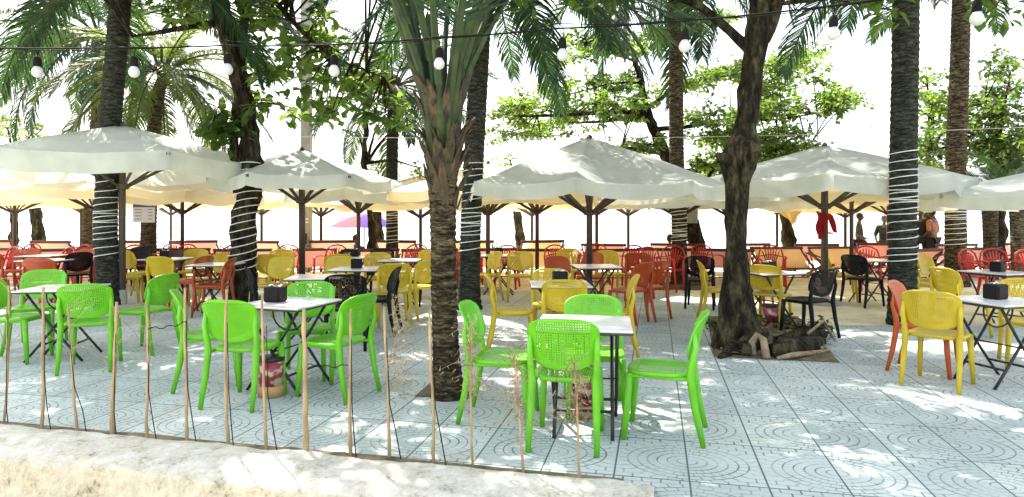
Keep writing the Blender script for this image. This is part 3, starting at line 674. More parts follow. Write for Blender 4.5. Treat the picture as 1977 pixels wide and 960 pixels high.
# notice on the yellowing palm
c = at(278, 412, Y3-.24); t = thing('notice_board', 'small white notice with a blue header on the yellowing palm', 'sign', c)
q = MB(); q.box((0,0,0), (.47,.02,.40)); q.build('panel', MT['sign_white'], t)
q = MB(); q.box((0,-.013,.165), (.47,.006,.07)); q.build('header', MT['sign_blue'], t)
q = MB()
for i in range(4):
    q.box((-.12,-.0125,.08-.068*i), (.15,.005,.014)); q.box((.14,-.0125,.08-.068*i), (.09,.005,.014))
q.box((-.05,-.018,.165), (.03,.004,.03)); q.box((.05,-.018,.165), (.13,.004,.018))
q.build('lettering', MT['ink'], t)
c = at(1337, 415, 16.6); q = MB(); q.box((0,0,0), (.27,.03,.42), bev=.006); q.tube([(0,0,.2),(0,.0,.5)], .01, 5)
tag(q.build('grey_panel', MT['greyp'], loc=c), 'plain grey panel hung beside the ringed brown palm', 'panel')

# ---------------------------------------------------------------- parasols
def parasol(label, px, Y, n, R, apex, rim, val, a0, canvas, wood, pole_r=.045, seed=1, group='cafe parasols'):
    rnd = random.Random(seed); X = (px-CX)/F*Y
    t = thing('parasol', label, 'parasol', (X, Y, zg(Y)), 0, group); zb = -zg(Y); apex += zb; rim += zb
    q = MB(); q.tube([(0,0,0),(0,0,apex-.03)], pole_r, 10); q.build('pole', wood, t, smooth=True)
    if Y < 13: q = MB(); q.lathe((0,0,0), [(.28,0),(.28,.05),(.25,.07),(.07,.075),(.07,.3),(.06,.3)], 20); q.build('base', MT['concrete'], t)
    seg = 12; NA = n*seg
    from mathutils import noise as mn
    q = MB()
    def rimr(k):                          # polygon with edges sagging inwards
        ph = ((k % seg)/seg-.5)*2*math.pi/n; return R*math.cos(math.pi/n)/math.cos(ph)*(1-.025*math.cos(ph*n/2)**2)
    def rz_(k, s):
        a = a0+2*math.pi*k/NA-math.pi/2; fl = math.sin(math.pi*((k % seg)/seg)); r = rimr(k)*max(s, .01)
        z = apex+(rim-apex)*(s**1.08)-fl*.055*s*R/2-.025*s*mn.noise(Vector((math.cos(a)*3*s+seed, math.sin(a)*3*s, 0)))
        z += (.030*mn.noise(Vector((s*9+seed, math.cos(a)*1.3, math.sin(a)*1.3)))+.016*mn.noise(Vector((s*22+seed, math.cos(a)*3, math.sin(a)*3))))*fl*min(1, s*2)
        if k % seg == 0: z += .012
        return Vector((math.cos(a)*r, math.sin(a)*r, z)), a, fl
    q.grid(lambda u, v: rz_(round(u*NA), v)[0], NA, 22)
    q.build('canopy', canvas, t, smooth=True)
    q = MB()
    def vf(u, v):
        k = round(u*NA); p, a, fl = rz_(k, 1); d = Vector((math.cos(a), math.sin(a), 0))
        wv = (.022*mn.noise(Vector((a*5, seed, 0)))+.012*mn.noise(Vector((a*16, seed, v*2))))*v
        return p+d*(.012+wv+.012*v)+Vector((0, 0, .008-val*v*(1+.07*mn.noise(Vector((a*4, seed, 0)))+.04*fl)))
    q.grid(vf, NA, 5); q.build('valance', canvas, t, smooth=True)
    q = MB(); q.lathe((0,0,apex-.02), [(.05,0),(.05,.03),(.03,.06),(.015,.08)], 10); q.build('finial', wood, t)
    hz = rim-.42+.05*rnd.random()
    q = MB(); q.lathe((0,0,hz-.05), [(pole_r+.008,0),(pole_r+.045,.01),(pole_r+.045,.09),(pole_r+.008,.1)], 12); q.build('hub', wood, t)
    for k in range(n):
        a = a0+2*math.pi*k/n-math.pi/2; d = Vector((math.cos(a), math.sin(a), 0))
        def zz(s): return apex+(rim-apex)*(s**1.08)-.035
        rb = MB(); P = [d*R*s*.985+Vector((0,0,zz(s))) for s in (.03,.3,.6,.97)]; rb.tube(P, [.02,.02,.018,.015], 4); rb.build('rib', wood, t)
        s_ = .56; e = d*R*s_+Vector((0,0,zz(s_)-.02)); b = d*(pole_r+.03)+Vector((0,0,hz)); stt = MB(); stt.tube([b, e], .021, 4, sx=1.25); stt.build('strut', wood, t)
        if Y < 13: h = MB(); h.box(d*(R*.985)+Vector((0,0,zz(1)-.0)), (.07,.05,.05), rz=a, bev=.008); h.build('rib_cap', MT['edge'], t)
    return t
D = R_
parasol('large square topped parasol at the left, nearest and highest', 236, 10.3, 6, 2.02, 2.86, 2.33, .27, -D(14), MT['canvas'], MT['greywood'], .05, 1)
parasol('second front parasol, between the leaning tree and the stocky palm', 583, 11.0, 6, 1.45, 2.55, 2.08, .20, -D(14), MT['canvas'], MT['darkwood'], .055, 2)
parasol('central front parasol with its dark pole bare below, steepest top', 1138, 10.4, 8, 2.08, 2.68, 1.92, .20, -D(12), MT['canvas'], MT['darkwood'], .05, 3)
parasol('right front parasol with a red cloth tied to its pole', 1592, 10.8, 8, 2.1, 2.60, 2.02, .24, D(22.5), MT['canvas'], MT['greywood'], .055, 4)
parasol('parasol cut by the right edge of the picture', 2035, 9.6, 8, 1.75, 2.15, 1.76, .19, D(5), MT['canvas'], MT['greywood'], .05, 5)
back = [
 (183, 13.2, 2.0, 2.5, 1.97, 'canvas_cream', 'cream parasol directly behind the large left one'),
 (28, 16.5, 2.1, 2.45, 1.95, 'canvas_cream', 'cream parasol at the left edge, above the red chairs'),
 (157, 19.0, 2.1, 2.45, 1.95, 'canvas_cream', 'far cream parasol left of the notice palm'),
 (330, 22.5, 2.1, 2.5, 1.88, 'canvas', 'far white parasol right of the notice'),
 (352, 14.5, 1.7, 2.36, 1.92, 'canvas_cream', 'cream parasol behind the leaning tree'),
 (505, 18.8, 2.1, 2.6, 1.92, 'canvas_cream', 'cream parasol far behind the second parasol on its left'),
 (620, 17.3, 2.1, 2.45, 1.86, 'canvas_cream', 'cream parasol just right of the concrete pole'),
 (692, 13.3, 1.45, 2.36, 1.94, 'canvas', 'white parasol showing right of the second parasol'),
 (812, 16.5, 2.1, 2.45, 1.85, 'canvas_cream', 'cream parasol behind the stocky near palm'),
 (942, 12.6, 1.9, 2.45, 1.90, 'canvas_cream', 'cream parasol with its pole just right of the corded palm'),
 (1037, 14.0, 2.0, 2.45, 1.93, 'canvas_cream', 'cream parasol behind the left half of the central parasol'),
 (1027, 19.5, 2.1, 2.4, 1.9, 'canvas_cream', 'far cream parasol below the central parasol on its left'),
 (1152, 16.5, 2.0, 2.45, 1.93, 'canvas_cream', 'cream parasol whose pole stands right of the central pole'),
 (1213, 18.5, 2.0, 2.4, 1.88, 'canvas_cream', 'far cream parasol with a crooked thin pole'),
 (1405, 15.0, 1.9, 2.33, 1.88, 'canvas', 'pale parasol behind the big dark tree'),
 (1500, 19.5, 2.1, 2.5, 1.93, 'canvas_cream', 'far cream parasol left of the red cloth'),
 (1644, 13.8, 2.1, 2.50, 1.95, 'canvas_cream', 'cream parasol just behind the right front parasol'),
 (1632, 19.0, 2.1, 2.35, 1.82, 'canvas_cream', 'far cream parasol left of the standing man'),
 (1715, 16.8, 2.0, 2.45, 1.9, 'canvas_cream', 'cream parasol behind the dark straight palm'),
 (1310, 14.2, 1.8, 2.25, 1.86, 'canvas', 'pale parasol behind the ringed brown palm'),
]
for i, (px, Y, R, ap, rm, cv, lab) in enumerate(back):
    parasol(lab, px, Y, 8, R, ap, rm, .17+.04*(i % 3), D(7*i % 45), MT[cv], MT['darkwood'], .042, 20+i)
# beach umbrellas by the water
def beach_umbrella(label, px, Y, apex, R, mats, z0):
    t = thing('beach_umbrella', label, 'umbrella', ((px-CX)/F*Y, Y, z0)); q = MB(); q.tube([(0,0,0),(0,0,apex-z0)], .025, 6); q.build('pole', MT['darkwood'], t)
    for k in range(8):
        q = MB(); q.grid(lambda u, v: (math.cos((k+u)*math.pi/4)*R*max(v,.01), math.sin((k+u)*math.pi/4)*R*max(v,.01), apex-z0-(R*.36)*v**1.6-.03*math.sin(u*math.pi)*v), 4, 6)
        q.build('panel', MT[mats[k % len(mats)]], t, smooth=True)
beach_umbrella('purple and pink beach umbrella near the water, left of the stocky palm', 703, 23.5, 1.50, 1.25, ('purple','purple','purple','purple','purple','pinkcloth','purple','purple'), zg(23.5))
beach_umbrella('tiny pink beach umbrella beyond the deck chairs', 1592, 60, .2-.15, .9, ('pinkcloth','pinkcloth'), -1.0)
# red cloth tied to the right pole
c = at(1592, 425, 10.72); t = None; q = MB()
def rc(u, v): 
    a = u*2*math.pi; r = .075+.02*math.sin(3*a)+.02*math.sin(v*7+a); return (c.x+math.cos(a)*r, c.y+.06+math.sin(a)*r, c.z+.12-.36*v-.03*math.sin(2*a))
q.grid(rc, 16, 8); q.grid(lambda u, v: (c.x+.07+.07*v+.09*(u-.5), c.y-.05+.03*math.sin(u*9+v*4), c.z+.12-.30*v-.04*u), 6, 8)
q.grid(lambda u, v: (c.x-.10+.02*v+.08*(u-.5), c.y-.03+.03*math.sin(u*8), c.z+.0-.3*v-.04*u), 6, 8)
tag(q.build('red_cloth', MT['redcloth'], smooth=True), 'dark red cloth knotted round the right parasol pole', 'cloth')
# tan cloth draped on the dark trunk
c = at(1520, 398, 18.6); q = MB()
q.grid(lambda u, v: (c.x+(u-.5)*(1.3*(1-v)**1.5+.45)-.15+.15*v, c.y-.25+.3*(u-.5)**2+.05*math.sin(u*14), c.z+.10-.62*v*(1-1.0*abs(u-.62))-.16*abs(u-.6)), 20, 12)
tag(q.build('tan_cloth', MT['canvas_tan'], smooth=True), 'sagging tan cloth draped over the dark trunk by the right parasol', 'cloth')

# ---------------------------------------------------------------- chairs
def chair_proto(color, label):
    t = thing('chair', label, 'chair'); M0, Mb, Ms = PL[color], PL[color+'_b'], PL[color+'_s']
    # backrest: curved shield, perforated
    q = MB(); z0, z1, wm = .495, .83, .224
    def wd(v):
        if v < .5: s = (.5-v)/.5; return wm*max(.0, 1-s**3)**.5
        if v > .84: s = (v-.84)/.16; return wm*(1-.18*s**3)*(1 if s < 1 else 1)
        return wm
    def ly(v): return -.20-.095*(v**1.3)
    def fn(u, v):
        x = (u*2-1)*max(wd(v), .02); e = abs(u*2-1)
        z = z0+(z1-z0)*v - .030*e**4*max(0, min(1, (v-.6)/.3))
        return (x, ly(v)+.055*(x/wm)**2+(.0), z)
    q.grid(fn, 20, 20); q.build('backrest', Mb, t, smooth=True, solid=.011)
    # seat: rounded, slightly dished
    q = MB(); rings = [(.0,.437),(.3,.436),(.6,.438),(.85,.446),(.97,.45),(1.0,.444),(1.0,.425),(.95,.418)]
    nn = 28
    for k, (s, z) in enumerate(rings):
        for j in range(nn):
            a = 2*math.pi*j/nn; cx, sx = math.cos(a), math.sin(a); p = 2/3.4
            x = math.copysign(abs(cx)**p, cx)*.215*max(s, .02); y = math.copysign(abs(sx)**p, sx)*.21*max(s, .02)
            q.v.append(Vector((x*(1 if y < 0 else 1+.04*y), y+.02, z+(.012 if y > .15 and False else 0))))
    for k in range(len(rings)-1):
        for j in range(nn): a = k*nn+j; b = k*nn+(j+1)%nn; q.f.append((a, b, b+nn, a+nn))
    q.build('seat', Ms, t, smooth=True)
    for sx in (-1, 1):
        q = MB(); q.tube([(sx*.185,.20,.43),(sx*.195,.215,.22),(sx*.205,.235,0)], [.027,.023,.017], 8); q.build('leg', M0, t, smooth=True)
        q = MB(); q.tube([(sx*.205,ly(.62)+.045,.72),(sx*.21,-.218,.62),(sx*.205,-.19,.50),(sx*.20,-.185,.43),(sx*.205,-.215,.22),(sx*.212,-.265,0)], [.014,.019,.023,.027,.023,.017], 8); q.build('leg', M0, t, smooth=True)
    q = MB()
    for sx in (-1, 1): q.tube([(sx*.185,.19,.415),(sx*.19,-.18,.415)], .012, 6)
    q.tube([(-.185,.2,.415),(.185,.2,.415)], .012, 6); q.build('seat_rail', M0, t)
    return t
def armchair_proto(label):
    t = thing('armchair', label, 'armchair'); M0 = PL['red']
    q = MB(); q.grid(lambda u, v: ((u-.5)*.44, -.2+.42*v, .40-.02*math.sin(v*3.1)), 6, 6); q.build('seat', M0, t, smooth=True, solid=.014)
    q = MB()                                             # open moulded back: a bowed rim and fanned slats
    rim = [(-.23,-.2,.40),(-.24,-.26,.6),(-.2,-.3,.77),(-.1,-.32,.83),(0,-.325,.845),(.1,-.32,.83),(.2,-.3,.77),(.24,-.26,.6),(.23,-.2,.40)]
    q.tube(rim, .017, 6)
    for i in range(-3, 4): q.tube([(i*.022,-.2,.42),(i*.038,-.27,.6),(i*.055,-.31,.80-.008*i*i)], [.012,.016,.012], 5)
    q.tube([(-.22,-.27,.62),(0,-.285,.66),(.22,-.27,.62)], .012, 5); q.build('backrest', M0, t, smooth=True)
    for sx in (-1, 1):
        q = MB(); q.tube([(sx*.24,-.25,.62),(sx*.27,-.05,.635),(sx*.27,.14,.62),(sx*.25,.22,.56)], [.016,.024,.026,.018], 6, sx=.6); q.build('armrest', M0, t, smooth=True)
        q = MB(); q.tube([(sx*.255,.2,.6),(sx*.245,.21,.40),(sx*.27,.25,0)], [.022,.026,.02], 6); q.build('leg', M0, t, smooth=True)
        q = MB(); q.tube([(sx*.22,-.2,.42),(sx*.26,-.3,0)], [.028,.02], 6); q.build('leg', M0, t, smooth=True)
    return t
protos = {}; used = set()
def put_chair(color, X, Y, rot, label, group):
    if color not in protos:
        protos[color] = armchair_proto(label) if color == 'red' else chair_proto(color, label); t = protos[color]
    else: t = dup(protos[color])
    t.location = (X, Y, .008 if Y < 12 else 0); t.rotation_euler = (0, 0, R_(rot)); t['label'] = label; t['group'] = group; return t
def xp(px, Y): return (px-CX)/F*Y
G = 'green chairs at the front tables'; GY = 'yellow cafe chairs'; GB = 'black cafe chairs'; GO = 'orange and rust cafe chairs'; GR = 'red plastic armchairs'
CH = [
 ('green', .36, 4.27, -12, 'nearest green chair, its perforated back towards the camera', G),
 ('green', -.08, 4.76, -101, 'green chair on the left of the nearest table, seen from the side', G),
 ('green', 1.015, 4.41, 72, 'green chair on the right of the nearest table, seen in full profile', G),
 ('green', .62, 4.93, 176, 'green chair behind the nearest white table, facing the camera', G),
 ('green', -2.09, 5.17, -10, 'green chair behind the bamboo sticks with its back to us, before the second table', G),
 ('green', -2.62, 5.68, -66, 'green chair half hidden left of the second table', G),
 ('green', -1.43, 5.38, 65, 'green chair right of the second table, back rounded and turned', G),
 ('green', -1.88, 6.0, 186, 'green chair behind the second table beside the black napkin box', G),
 ('green', -4.03, 6.3, 20, 'green chair with its back to the camera at the left table', G),
 ('green', -5.3, 7.35, 200, 'green chair on the far side of the left table', G),
 ('green', -5.0, 6.62, -84, 'green chair cut by the left edge of the picture', G),
 ('green', -3.95, 7.1, 78, 'green chair seen from the side right of the left table', G),
 ('yellow', 3.68, 5.68, -47, 'near yellow chair at the right table, seat shining', GY),
 ('orange', 3.86, 6.15, -134, 'bright orange chair tucked behind the near yellow chair', GO),
 ('yellow', .0, 7.05, -88, 'yellow chair in profile right of the corded palm', GY),
 ('yellow', .52, 6.72, 0, 'yellow chair directly behind the nearest green table, back to the camera', GY),
 ('yellow', .45, 7.5, 178, 'yellow chair facing the camera in the middle of the terrace', GY),
 ('yellow', 1.06, 7.0, 84, 'yellow chair seen edge on, left of the rust chairs', GY),
 ('rust', 1.62, 9.0, 42, 'rust orange chair by the central parasol, front one of the pair', GO),
 ('rust', 1.92, 9.35, 30, 'rust orange chair, rear one of the pair by the central parasol', GO),
 ('rust', .80, 9.9, -150, 'rust chair behind the yellow group, left of the white table', GO),
 ('yellow', .14, 11.2, 180, 'yellow chair facing the camera just left of the central pole', GY),
 ('yellow', -.48, 11.3, 120, 'yellow chair peeping out right of the corded palm', GY),
 ('rust', 1.3, 11.0, 170, 'rust chair behind the table under the central parasol', GO),
 ('yellow', 1.72, 11.5, 190, 'small yellow chair right of the central pole, by the deck chairs', GY),
 ('black', 2.98, 10.4, -20, 'black chair left of the big dark tree', GB),
 ('yellow', 2.86, 9.1, -100, 'yellow chair edge on against the big dark tree', GY),
 ('yellow', 3.35, 8.55, -40, 'yellow chair half hidden just right of the big dark tree', GY),
 ('black', 3.58, 7.95, 28, 'black chair standing by the soil pit', GB),
 ('rust', 3.9, 10.6, -130, 'rust chair behind the table right of the big dark tree', GO),
 ('black', 5.65, 10.6, -62, 'black chair right of the red cloth pole', GB),
 ('yellow', 5.62, 11.25, -110, 'yellow chair behind the black one near the red cloth pole', GY),
 ('yellow', 6.2, 9.7, -120, 'yellow chair just right of the dark straight palm', GY),
 ('yellow', 6.75, 10.4, -150, 'yellow chair against the corded brown palm', GY),
 ('yellow', 5.45, 8.0, -80, 'yellow chair between the two right palms, turned to the right', GY),
 ('yellow', 5.0, 6.35, 150, 'yellow chair behind the right table, at the picture edge', GY),
 ('black', -3.0, 8.15, -62, 'black chair right of the leaning tree', GB),
 ('black', -1.82, 7.28, 8, 'black chair with its back to the camera behind the second table', GB),
 ('black', -1.66, 8.1, 88, 'black chair edge on, left of the yellow chairs', GB),
 ('yellow', -1.60, 8.85, 16, 'yellow chair with its back to the camera left of the stocky palm', GY),
 ('yellow', -1.36, 9.4, 50, 'yellow chair close to the stocky palm, turned to the left', GY),
 ('black', -1.32, 10.2, 70, 'black chair touching the outline of the stocky palm', GB),
 ('yellow', -2.68, 9.9, 170, 'yellow chair behind the table with the black box, left one', GY),
 ('yellow', -2.25, 10.8, 180, 'yellow chair behind the table with the black box, right one', GY),
 ('black', -3.2, 12.2, 150, 'black chair far back, right of the concrete pole', GB),
 ('black', -2.45, 12.4, 190, 'black chair far back, left of the banded palm', GB),
 ('yellow', -3.95, 10.9, 0, 'yellow chair right of the leaning tree, far one', GY),
 ('yellow', -3.55, 9.7, 160, 'yellow chair under the second parasol pole', GY),
 ('yellow', -4.2, 11.9, 190, 'yellow chair showing above the others right of the leaning tree', GY),
 ('yellow', -5.38, 10.3, -5, 'yellow chair in front of the small table left of the leaning tree', GY),
 ('rust', -5.0, 10.25, 80, 'rust chair edge on beside the yellow one left of the leaning tree', GO),
 ('yellow', -4.78, 10.7, 180, 'yellow chair just left of the leaning tree', GY),
 ('rust', -4.35, 9.6, 96, 'rust chair low beside the leaning tree', GO),
 ('yellow', -6.6, 11.7, -84, 'yellow chair edge on near the notice palm', GY),
 ('black', -7.45, 13.0, 180, 'black chair at the foot of the notice palm', GB),
 ('black', -6.35, 12.0, 150, 'black chair in shade behind the notice palm', GB),
 ('rust', -7.0, 9.9, 10, 'rust chair with its back to the camera above the left green chairs', GO),
 ('rust', -8.3, 10.4, -30, 'rust chair at the left edge', GO),
 ('rust', -7.9, 11.9, 170, 'rust chair behind the left edge table', GO),
 ('rust', -9.2, 12.3, 190, 'rust chair far left behind the tables', GO),
 ('black', -7.55, 11.3, 60, 'black chair left of the tall corded palm', GB),
 ('red', -9.0, 13.4, 160, 'red armchair far left in front of the deck chairs', GR),
 ('red', -8.3, 13.0, 200, 'red armchair left of the tall corded palm', GR),
 ('red', -9.9, 12.6, 150, 'red armchair at the left picture edge', GR),
 ('red', -7.4, 14.2, 190, 'red armchair behind the left corded palm', GR),
 ('red', -6.9, 13.6, 170, 'red armchair at the foot of the notice palm, beside the black chair', GR),
 ('red', -.15, 13.2, 170, 'red armchair right of the corded palm behind the yellow chairs', GR),
 ('red', 2.75, 12.5, 200, 'red armchair left of the ringed brown palm', GR),
 ('red', 3.15, 13.0, 160, 'red armchair partly behind the ringed brown palm', GR),
 ('red', 2.35, 13.2, 150, 'red armchair between the rust chairs and the ringed palm', GR),
 ('red', 4.05, 13.6, 190, 'red armchair right of the ringed brown palm', GR),
 ('red', -4.7, 13.5, 180, 'red armchair behind the leaning tree', GR),
 ('red', -5.6, 13.2, 200, 'red armchair behind the yellow chairs left of the leaning tree', GR),
 ('red', 8.25, 11.5, 200, 'red armchair at the far right, leftmost of three', GR),
 ('red', 8.72, 11.7, 170, 'red armchair at the far right, middle of three', GR),
 ('red', 9.15, 11.4, 180, 'red armchair at the far right, rightmost of three', GR),
 ('red', .95, 13.4, 190, 'red armchair behind the central pole', GR),
 ('yellow', -2.9, 10.9, 20, 'yellow chair in front of the small far table near the concrete pole', GY),
 ('yellow', -1.5, 11.7, 175, 'yellow chair facing the camera between the banded palm and the stocky palm', GY),
 ('yellow', -5.9, 12.1, 185, 'yellow chair behind the box table left of the leaning tree', GY),
 ('yellow', -6.35, 10.8, -70, 'yellow chair at the left end of the box table left of the leaning tree', GY),
 ('yellow', 1.0, 12.3, 160, 'far yellow chair just left of the red armchairs behind the central pole', GY),
 ('rust', 2.2, 11.3, -20, 'rust chair standing alone before the red armchairs near the ringed palm', GO),
 ('red', 7.0, 12.8, 170, 'red armchair between the corded brown palm and the dark straight palm', GR),
 ('red', -.9, 14.0, 185, 'red armchair behind the gap between the two middle palms', GR),
 ('red', 1.8, 14.0, 175, 'red armchair close to the deck chairs right of the central pole', GR),
 ('red', -6.2, 14.3, 165, 'red armchair close to the deck chairs right of the notice palm', GR),
 ('red', -10.4, 13.9, 170, 'red armchair far left, in the back corner before the deck chairs', GR),
 ('red', -8.6, 12.3, 150, 'red armchair between the two left edge tables', GR),
 ('red', -9.6, 11.3, 165, 'red armchair at the left edge behind the rust chair', GR),
 ('red', -7.9, 13.9, 20, 'red armchair turned to the sea left of the tall corded palm', GR),
 ('red', -10.6, 12.9, 190, 'red armchair half cut by the left picture edge', GR),
 ('rust', -8.9, 11.2, 30, 'rust chair pushed against the farther left edge table', GO),
 ('red', -3.7, 13.4, 170, 'red armchair left of the concrete pole', GR),
 ('red', -1.9, 13.6, 200, 'red armchair by the banded palm', GR),
 ('red', 5.2, 13.2, 160, 'red armchair behind the big dark tree on its right', GR),
 ('rust', -.9, 12.6, 170, 'rust chair behind the stocky palm', GO),
]
for c in CH: put_chair(*c)

# ---------------------------------------------------------------- tables
def table_proto():
    t = thing('cafe_table', '', 'table')
    q = MB(); q.box((0,0,.712), (.64,.64,.016), bev=.004); q.build('tabletop', MT['marble'], t)
    q = MB()
    q.box((0,0,.697), (.645,.645,.014), bev=.003); q.build('edge_band', MT['edge'], t)
    for s in (-1, 1):
        q = MB(); yy = .22 if s > 0 else .19
        for e in (-1, 1):
            q.tube([(-s*.24,e*yy,.69),(-s*.06,e*yy,.42),(s*.14,e*yy,.16),(s*.27,e*yy,.0)], .0125, 7)
        q.tube([(-s*.24,-yy,.685),(-s*.24,yy,.685)], .0125, 6); q.tube([(s*.15,-yy,.15),(s*.15,yy,.15)], .0105, 6)
        q.build('leg_frame', MT['black'], t, smooth=True)
    q = MB(); q.tube([(0,-.235,.335),(0,.235,.335)], .006, 6)
    P = [(-.16,0,.68)]+[(.16*math.cos(R_(180+k*18)), 0, .62+.14*math.sin(R_(180+k*18))) for k in range(11)]+[(.16,0,.68)]
    q.tube(P, .008, 6); q.build('brace', MT['black'], t, smooth=True)
    return t
TB = [(.50,4.55,82,'nearest white table with four green chairs round it',0), (-1.90,5.6,-18,'white table behind the bamboo sticks with a black napkin box',1),
 (-4.6,6.75,10,'table at the left among the green chairs',0), (4.25,5.75,14,'white topped table at the right edge with a napkin box on it',1),
 (.52,7.12,0,'table hidden among the middle yellow chairs',1), (1.22,9.6,5,'white table under the central parasol',0),
 (3.36,8.6,20,'crossed leg table right of the big dark tree with a black box',1), (-2.35,7.95,5,'empty white table right of the leaning tree',0),
 (-2.16,9.15,0,'white table with a black box left of the stocky palm',1), (-1.85,10.9,0,'white table beyond the yellow chairs left of the stocky palm',0),
 (-4.5,10.0,0,'small white table right beside the leaning tree trunk',0), (-5.9,11.2,0,'white table left of the leaning tree carrying a box',1),
 (-7.7,10.9,0,'white table at the left edge among the rust chairs',0), (-8.6,12.1,0,'second white table at the left edge, farther back',0),
 (6.35,8.6,20,'white table at the right edge in front of the red armchairs',1), (-.25,12.2,0,'table behind the corded palm with a black box',1),
 (5.95,10.9,10,'white table by the black chair right of the red cloth pole',0), (-2.8,11.7,0,'small white table far back near the concrete pole',1)]
tp = table_proto()
bxp = None; boxn = {1:'black napkin box on the second table behind the sticks', 3:'black napkin box on the right edge table', 4:'black napkin box among the middle yellow chairs', 6:'black box on the crossed leg table by the big dark tree', 8:'black box on the table left of the stocky palm', 11:'black box on the table left of the leaning tree', 14:'black box on the table before the red armchairs', 15:'black box on the table behind the corded palm', 17:'black box on the far table near the concrete pole'}
for i, (X, Y, rz, lab, bx) in enumerate(TB):
    t = tp if i == 0 else dup(tp); t.location = (X, Y, .008); t.rotation_euler.z = R_(rz); t['label'] = lab; t['group'] = 'white topped cafe tables'
    if bx:
        dx, dy = {1:(-.12,.02),3:(.02,.06)}.get(i, (0,0))
        if bxp is None:
            bxp = thing('napkin_box', '', 'napkin box'); q = MB(); q.box((0,0,.066), (.15,.13,.13), bev=.008); q.box((0,-.064,.066), (.12,.012,.10)); q.build('case', MT['box'], bxp)
            q = MB(); q.grid(lambda u, v: ((u-.5)*.10, (v-.5)*.045+.004*math.sin(u*9), .133+.012*math.sin(u*5+v*3)), 8, 3); q.build('napkins', MT['paper'], bxp, solid=.004); b = bxp
        else: b = dup(bxp)
        b.location = (X+dx, Y+dy, .729); b.rotation_euler.z = R_(rz+8); b['label'] = boxn[i]; b['group'] = 'napkin boxes on the tables'
# floral tins on the floor under tables
for i, (X, Y, lab) in enumerate([(.52,4.80,'floral tin bin under the nearest table'), (-1.95,5.33,'floral tin bin under the second table behind the sticks'), (3.32,8.45,'floral tin bin by the crossed leg table')]):
    if i == 0:
        tn = thing('tin_bin', lab, 'bin'); q = MB(); q.lathe((0,0,.09), [(.10,0),(.102,.2),(.098,.2)], 22); q.build('body', MT['floral'], tn, smooth=True)
        q = MB(); q.lathe((0,0,0), [(.104,0),(.106,.085),(.1,.09)], 22); q.build('base_band', MT['tan'], tn, smooth=True)
        q = MB(); q.lathe((0,0,.285), [(.104,0),(.108,.01),(.108,.03),(.094,.032)], 22); q.build('rim', MT['black'], tn, smooth=True); t = tn
    else: t = dup(tn)
    t.location = (X, Y, .008); t['label'] = lab; t['group'] = 'floral tin bins under tables'

# ---------------------------------------------------------------- deck chairs
def lounger_proto(mat):
    t = thing('deck_chair', '', 'deck chair'); Wd = .6
    # sea-facing: the back rail is towards the camera (-y)
    q = MB(); q.tube([(-Wd-.02,-.42,.70),(Wd+.02,-.42,.70)], .034, 6); q.build('top_rail', MT['maroon'], t)
    q = MB(); q.tube([(-Wd,.5,.30),(Wd,.5,.30)], .022, 6); q.build('front_rail', MT['maroon'], t)
    for s in (-1, 1):
        q = MB(); q.box((s*(Wd-.01),.03,.36), (.03,1.12,.05), rx=-math.atan2(.62,1.0)+.0); q.build('side_rail', MT['maroon'], t)
        q = MB(); q.box((s*(Wd+.025),.03,.21), (.03,1.02,.045), rx=math.atan2(.34,.95)); q.build('side_rail', MT['maroon'], t)
        q = MB(); q.tube([(s*(Wd+.05),-.30,.56),(s*(Wd+.05),-.05,.06)], .014, 5); q.build('prop', MT['maroon'], t)
        q = MB(); q.tube([(s*(Wd+.06),-.36,.60),(s*(Wd+.06),.32,.47),(s*(Wd+.06),.36,.1)], .017, 5); q.build('armrest', MT['maroon'], t)
    q = MB(); q.tube([(-Wd,-.05,.06),(Wd,-.05,.06)], .014, 5); q.build('prop_bar', MT['maroon'], t)
    q = MB(); q.grid(lambda u, v: ((u-.5)*2*(Wd-.05), -.42+.92*v, .70-.40*v-.20*math.sin(math.pi*v)+.008*math.sin(u*20)), 10, 12); q.build('sling', mat, t, smooth=True)
    return t
LP = [lounger_proto(MT['sling']), lounger_proto(MT['sling_orange']), lounger_proto(MT['sling_red'])]
usedL = [False]*3
def put_lounger(k, X, Y, rz, lab, grp):
    if not usedL[k]: t = LP[k]; usedL[k] = True
    else: t = dup(LP[k])
    t.location = (X, Y, zg(Y)); t.rotation_euler.z = R_(rz); t['label'] = lab; t['group'] = grp
    if 'rear' in grp: t.scale = (.95, .95, 1.16 if X < 1 else 1.05)
where = ['at the left edge','by the crooked grey trunk','left of the tall corded palm','behind the tall corded palm','by the notice palm','right of the notice palm','left of the leaning tree','right of the leaning tree','left of the concrete pole','right of the concrete pole','by the banded palm','right of the banded palm','behind the stocky palm','behind the corded palm','left of the central pole','behind the central pole','right of the central pole','left of the ringed brown palm','right of the ringed brown palm','behind the big dark tree','right of the big dark tree','left of the red cloth pole','behind the red cloth pole','by the standing man','behind the dark straight palm','left of the corded brown palm','right of the corded brown palm','at the right edge']
rnd = random.Random(77)
colr = ['coral','orange','red']
kk = [2,0,2,2,0,2,0,2,2,0,0,2,0,0,1,2,0,0,2,2,0,1,1,0,2,0,0,2]
for i in range(18):
    px = 20+i*115; Y = 15.0+rnd.uniform(-.35,.35); j = min(27, round(i*27/17)); k = kk[j]
    put_lounger(k, xp(px, Y), Y, rnd.uniform(-24, 24)+(180 if i in (13,14) else 0), 'front row %s deck chair with maroon frame, %s' % (colr[k], where[j]), 'front row of deck chairs')
for i in range(16):
    px = -10+i*131; Y = 17.3+rnd.uniform(-.25,.25); j = min(27, round(i*27/15)); k = rnd.choice([0,0,1,2])
    put_lounger(k, xp(px, Y), Y, rnd.uniform(-18, 18), 'rear row %s deck chair beyond the front row, %s' % (colr[k], where[j]), 'rear row of deck chairs')

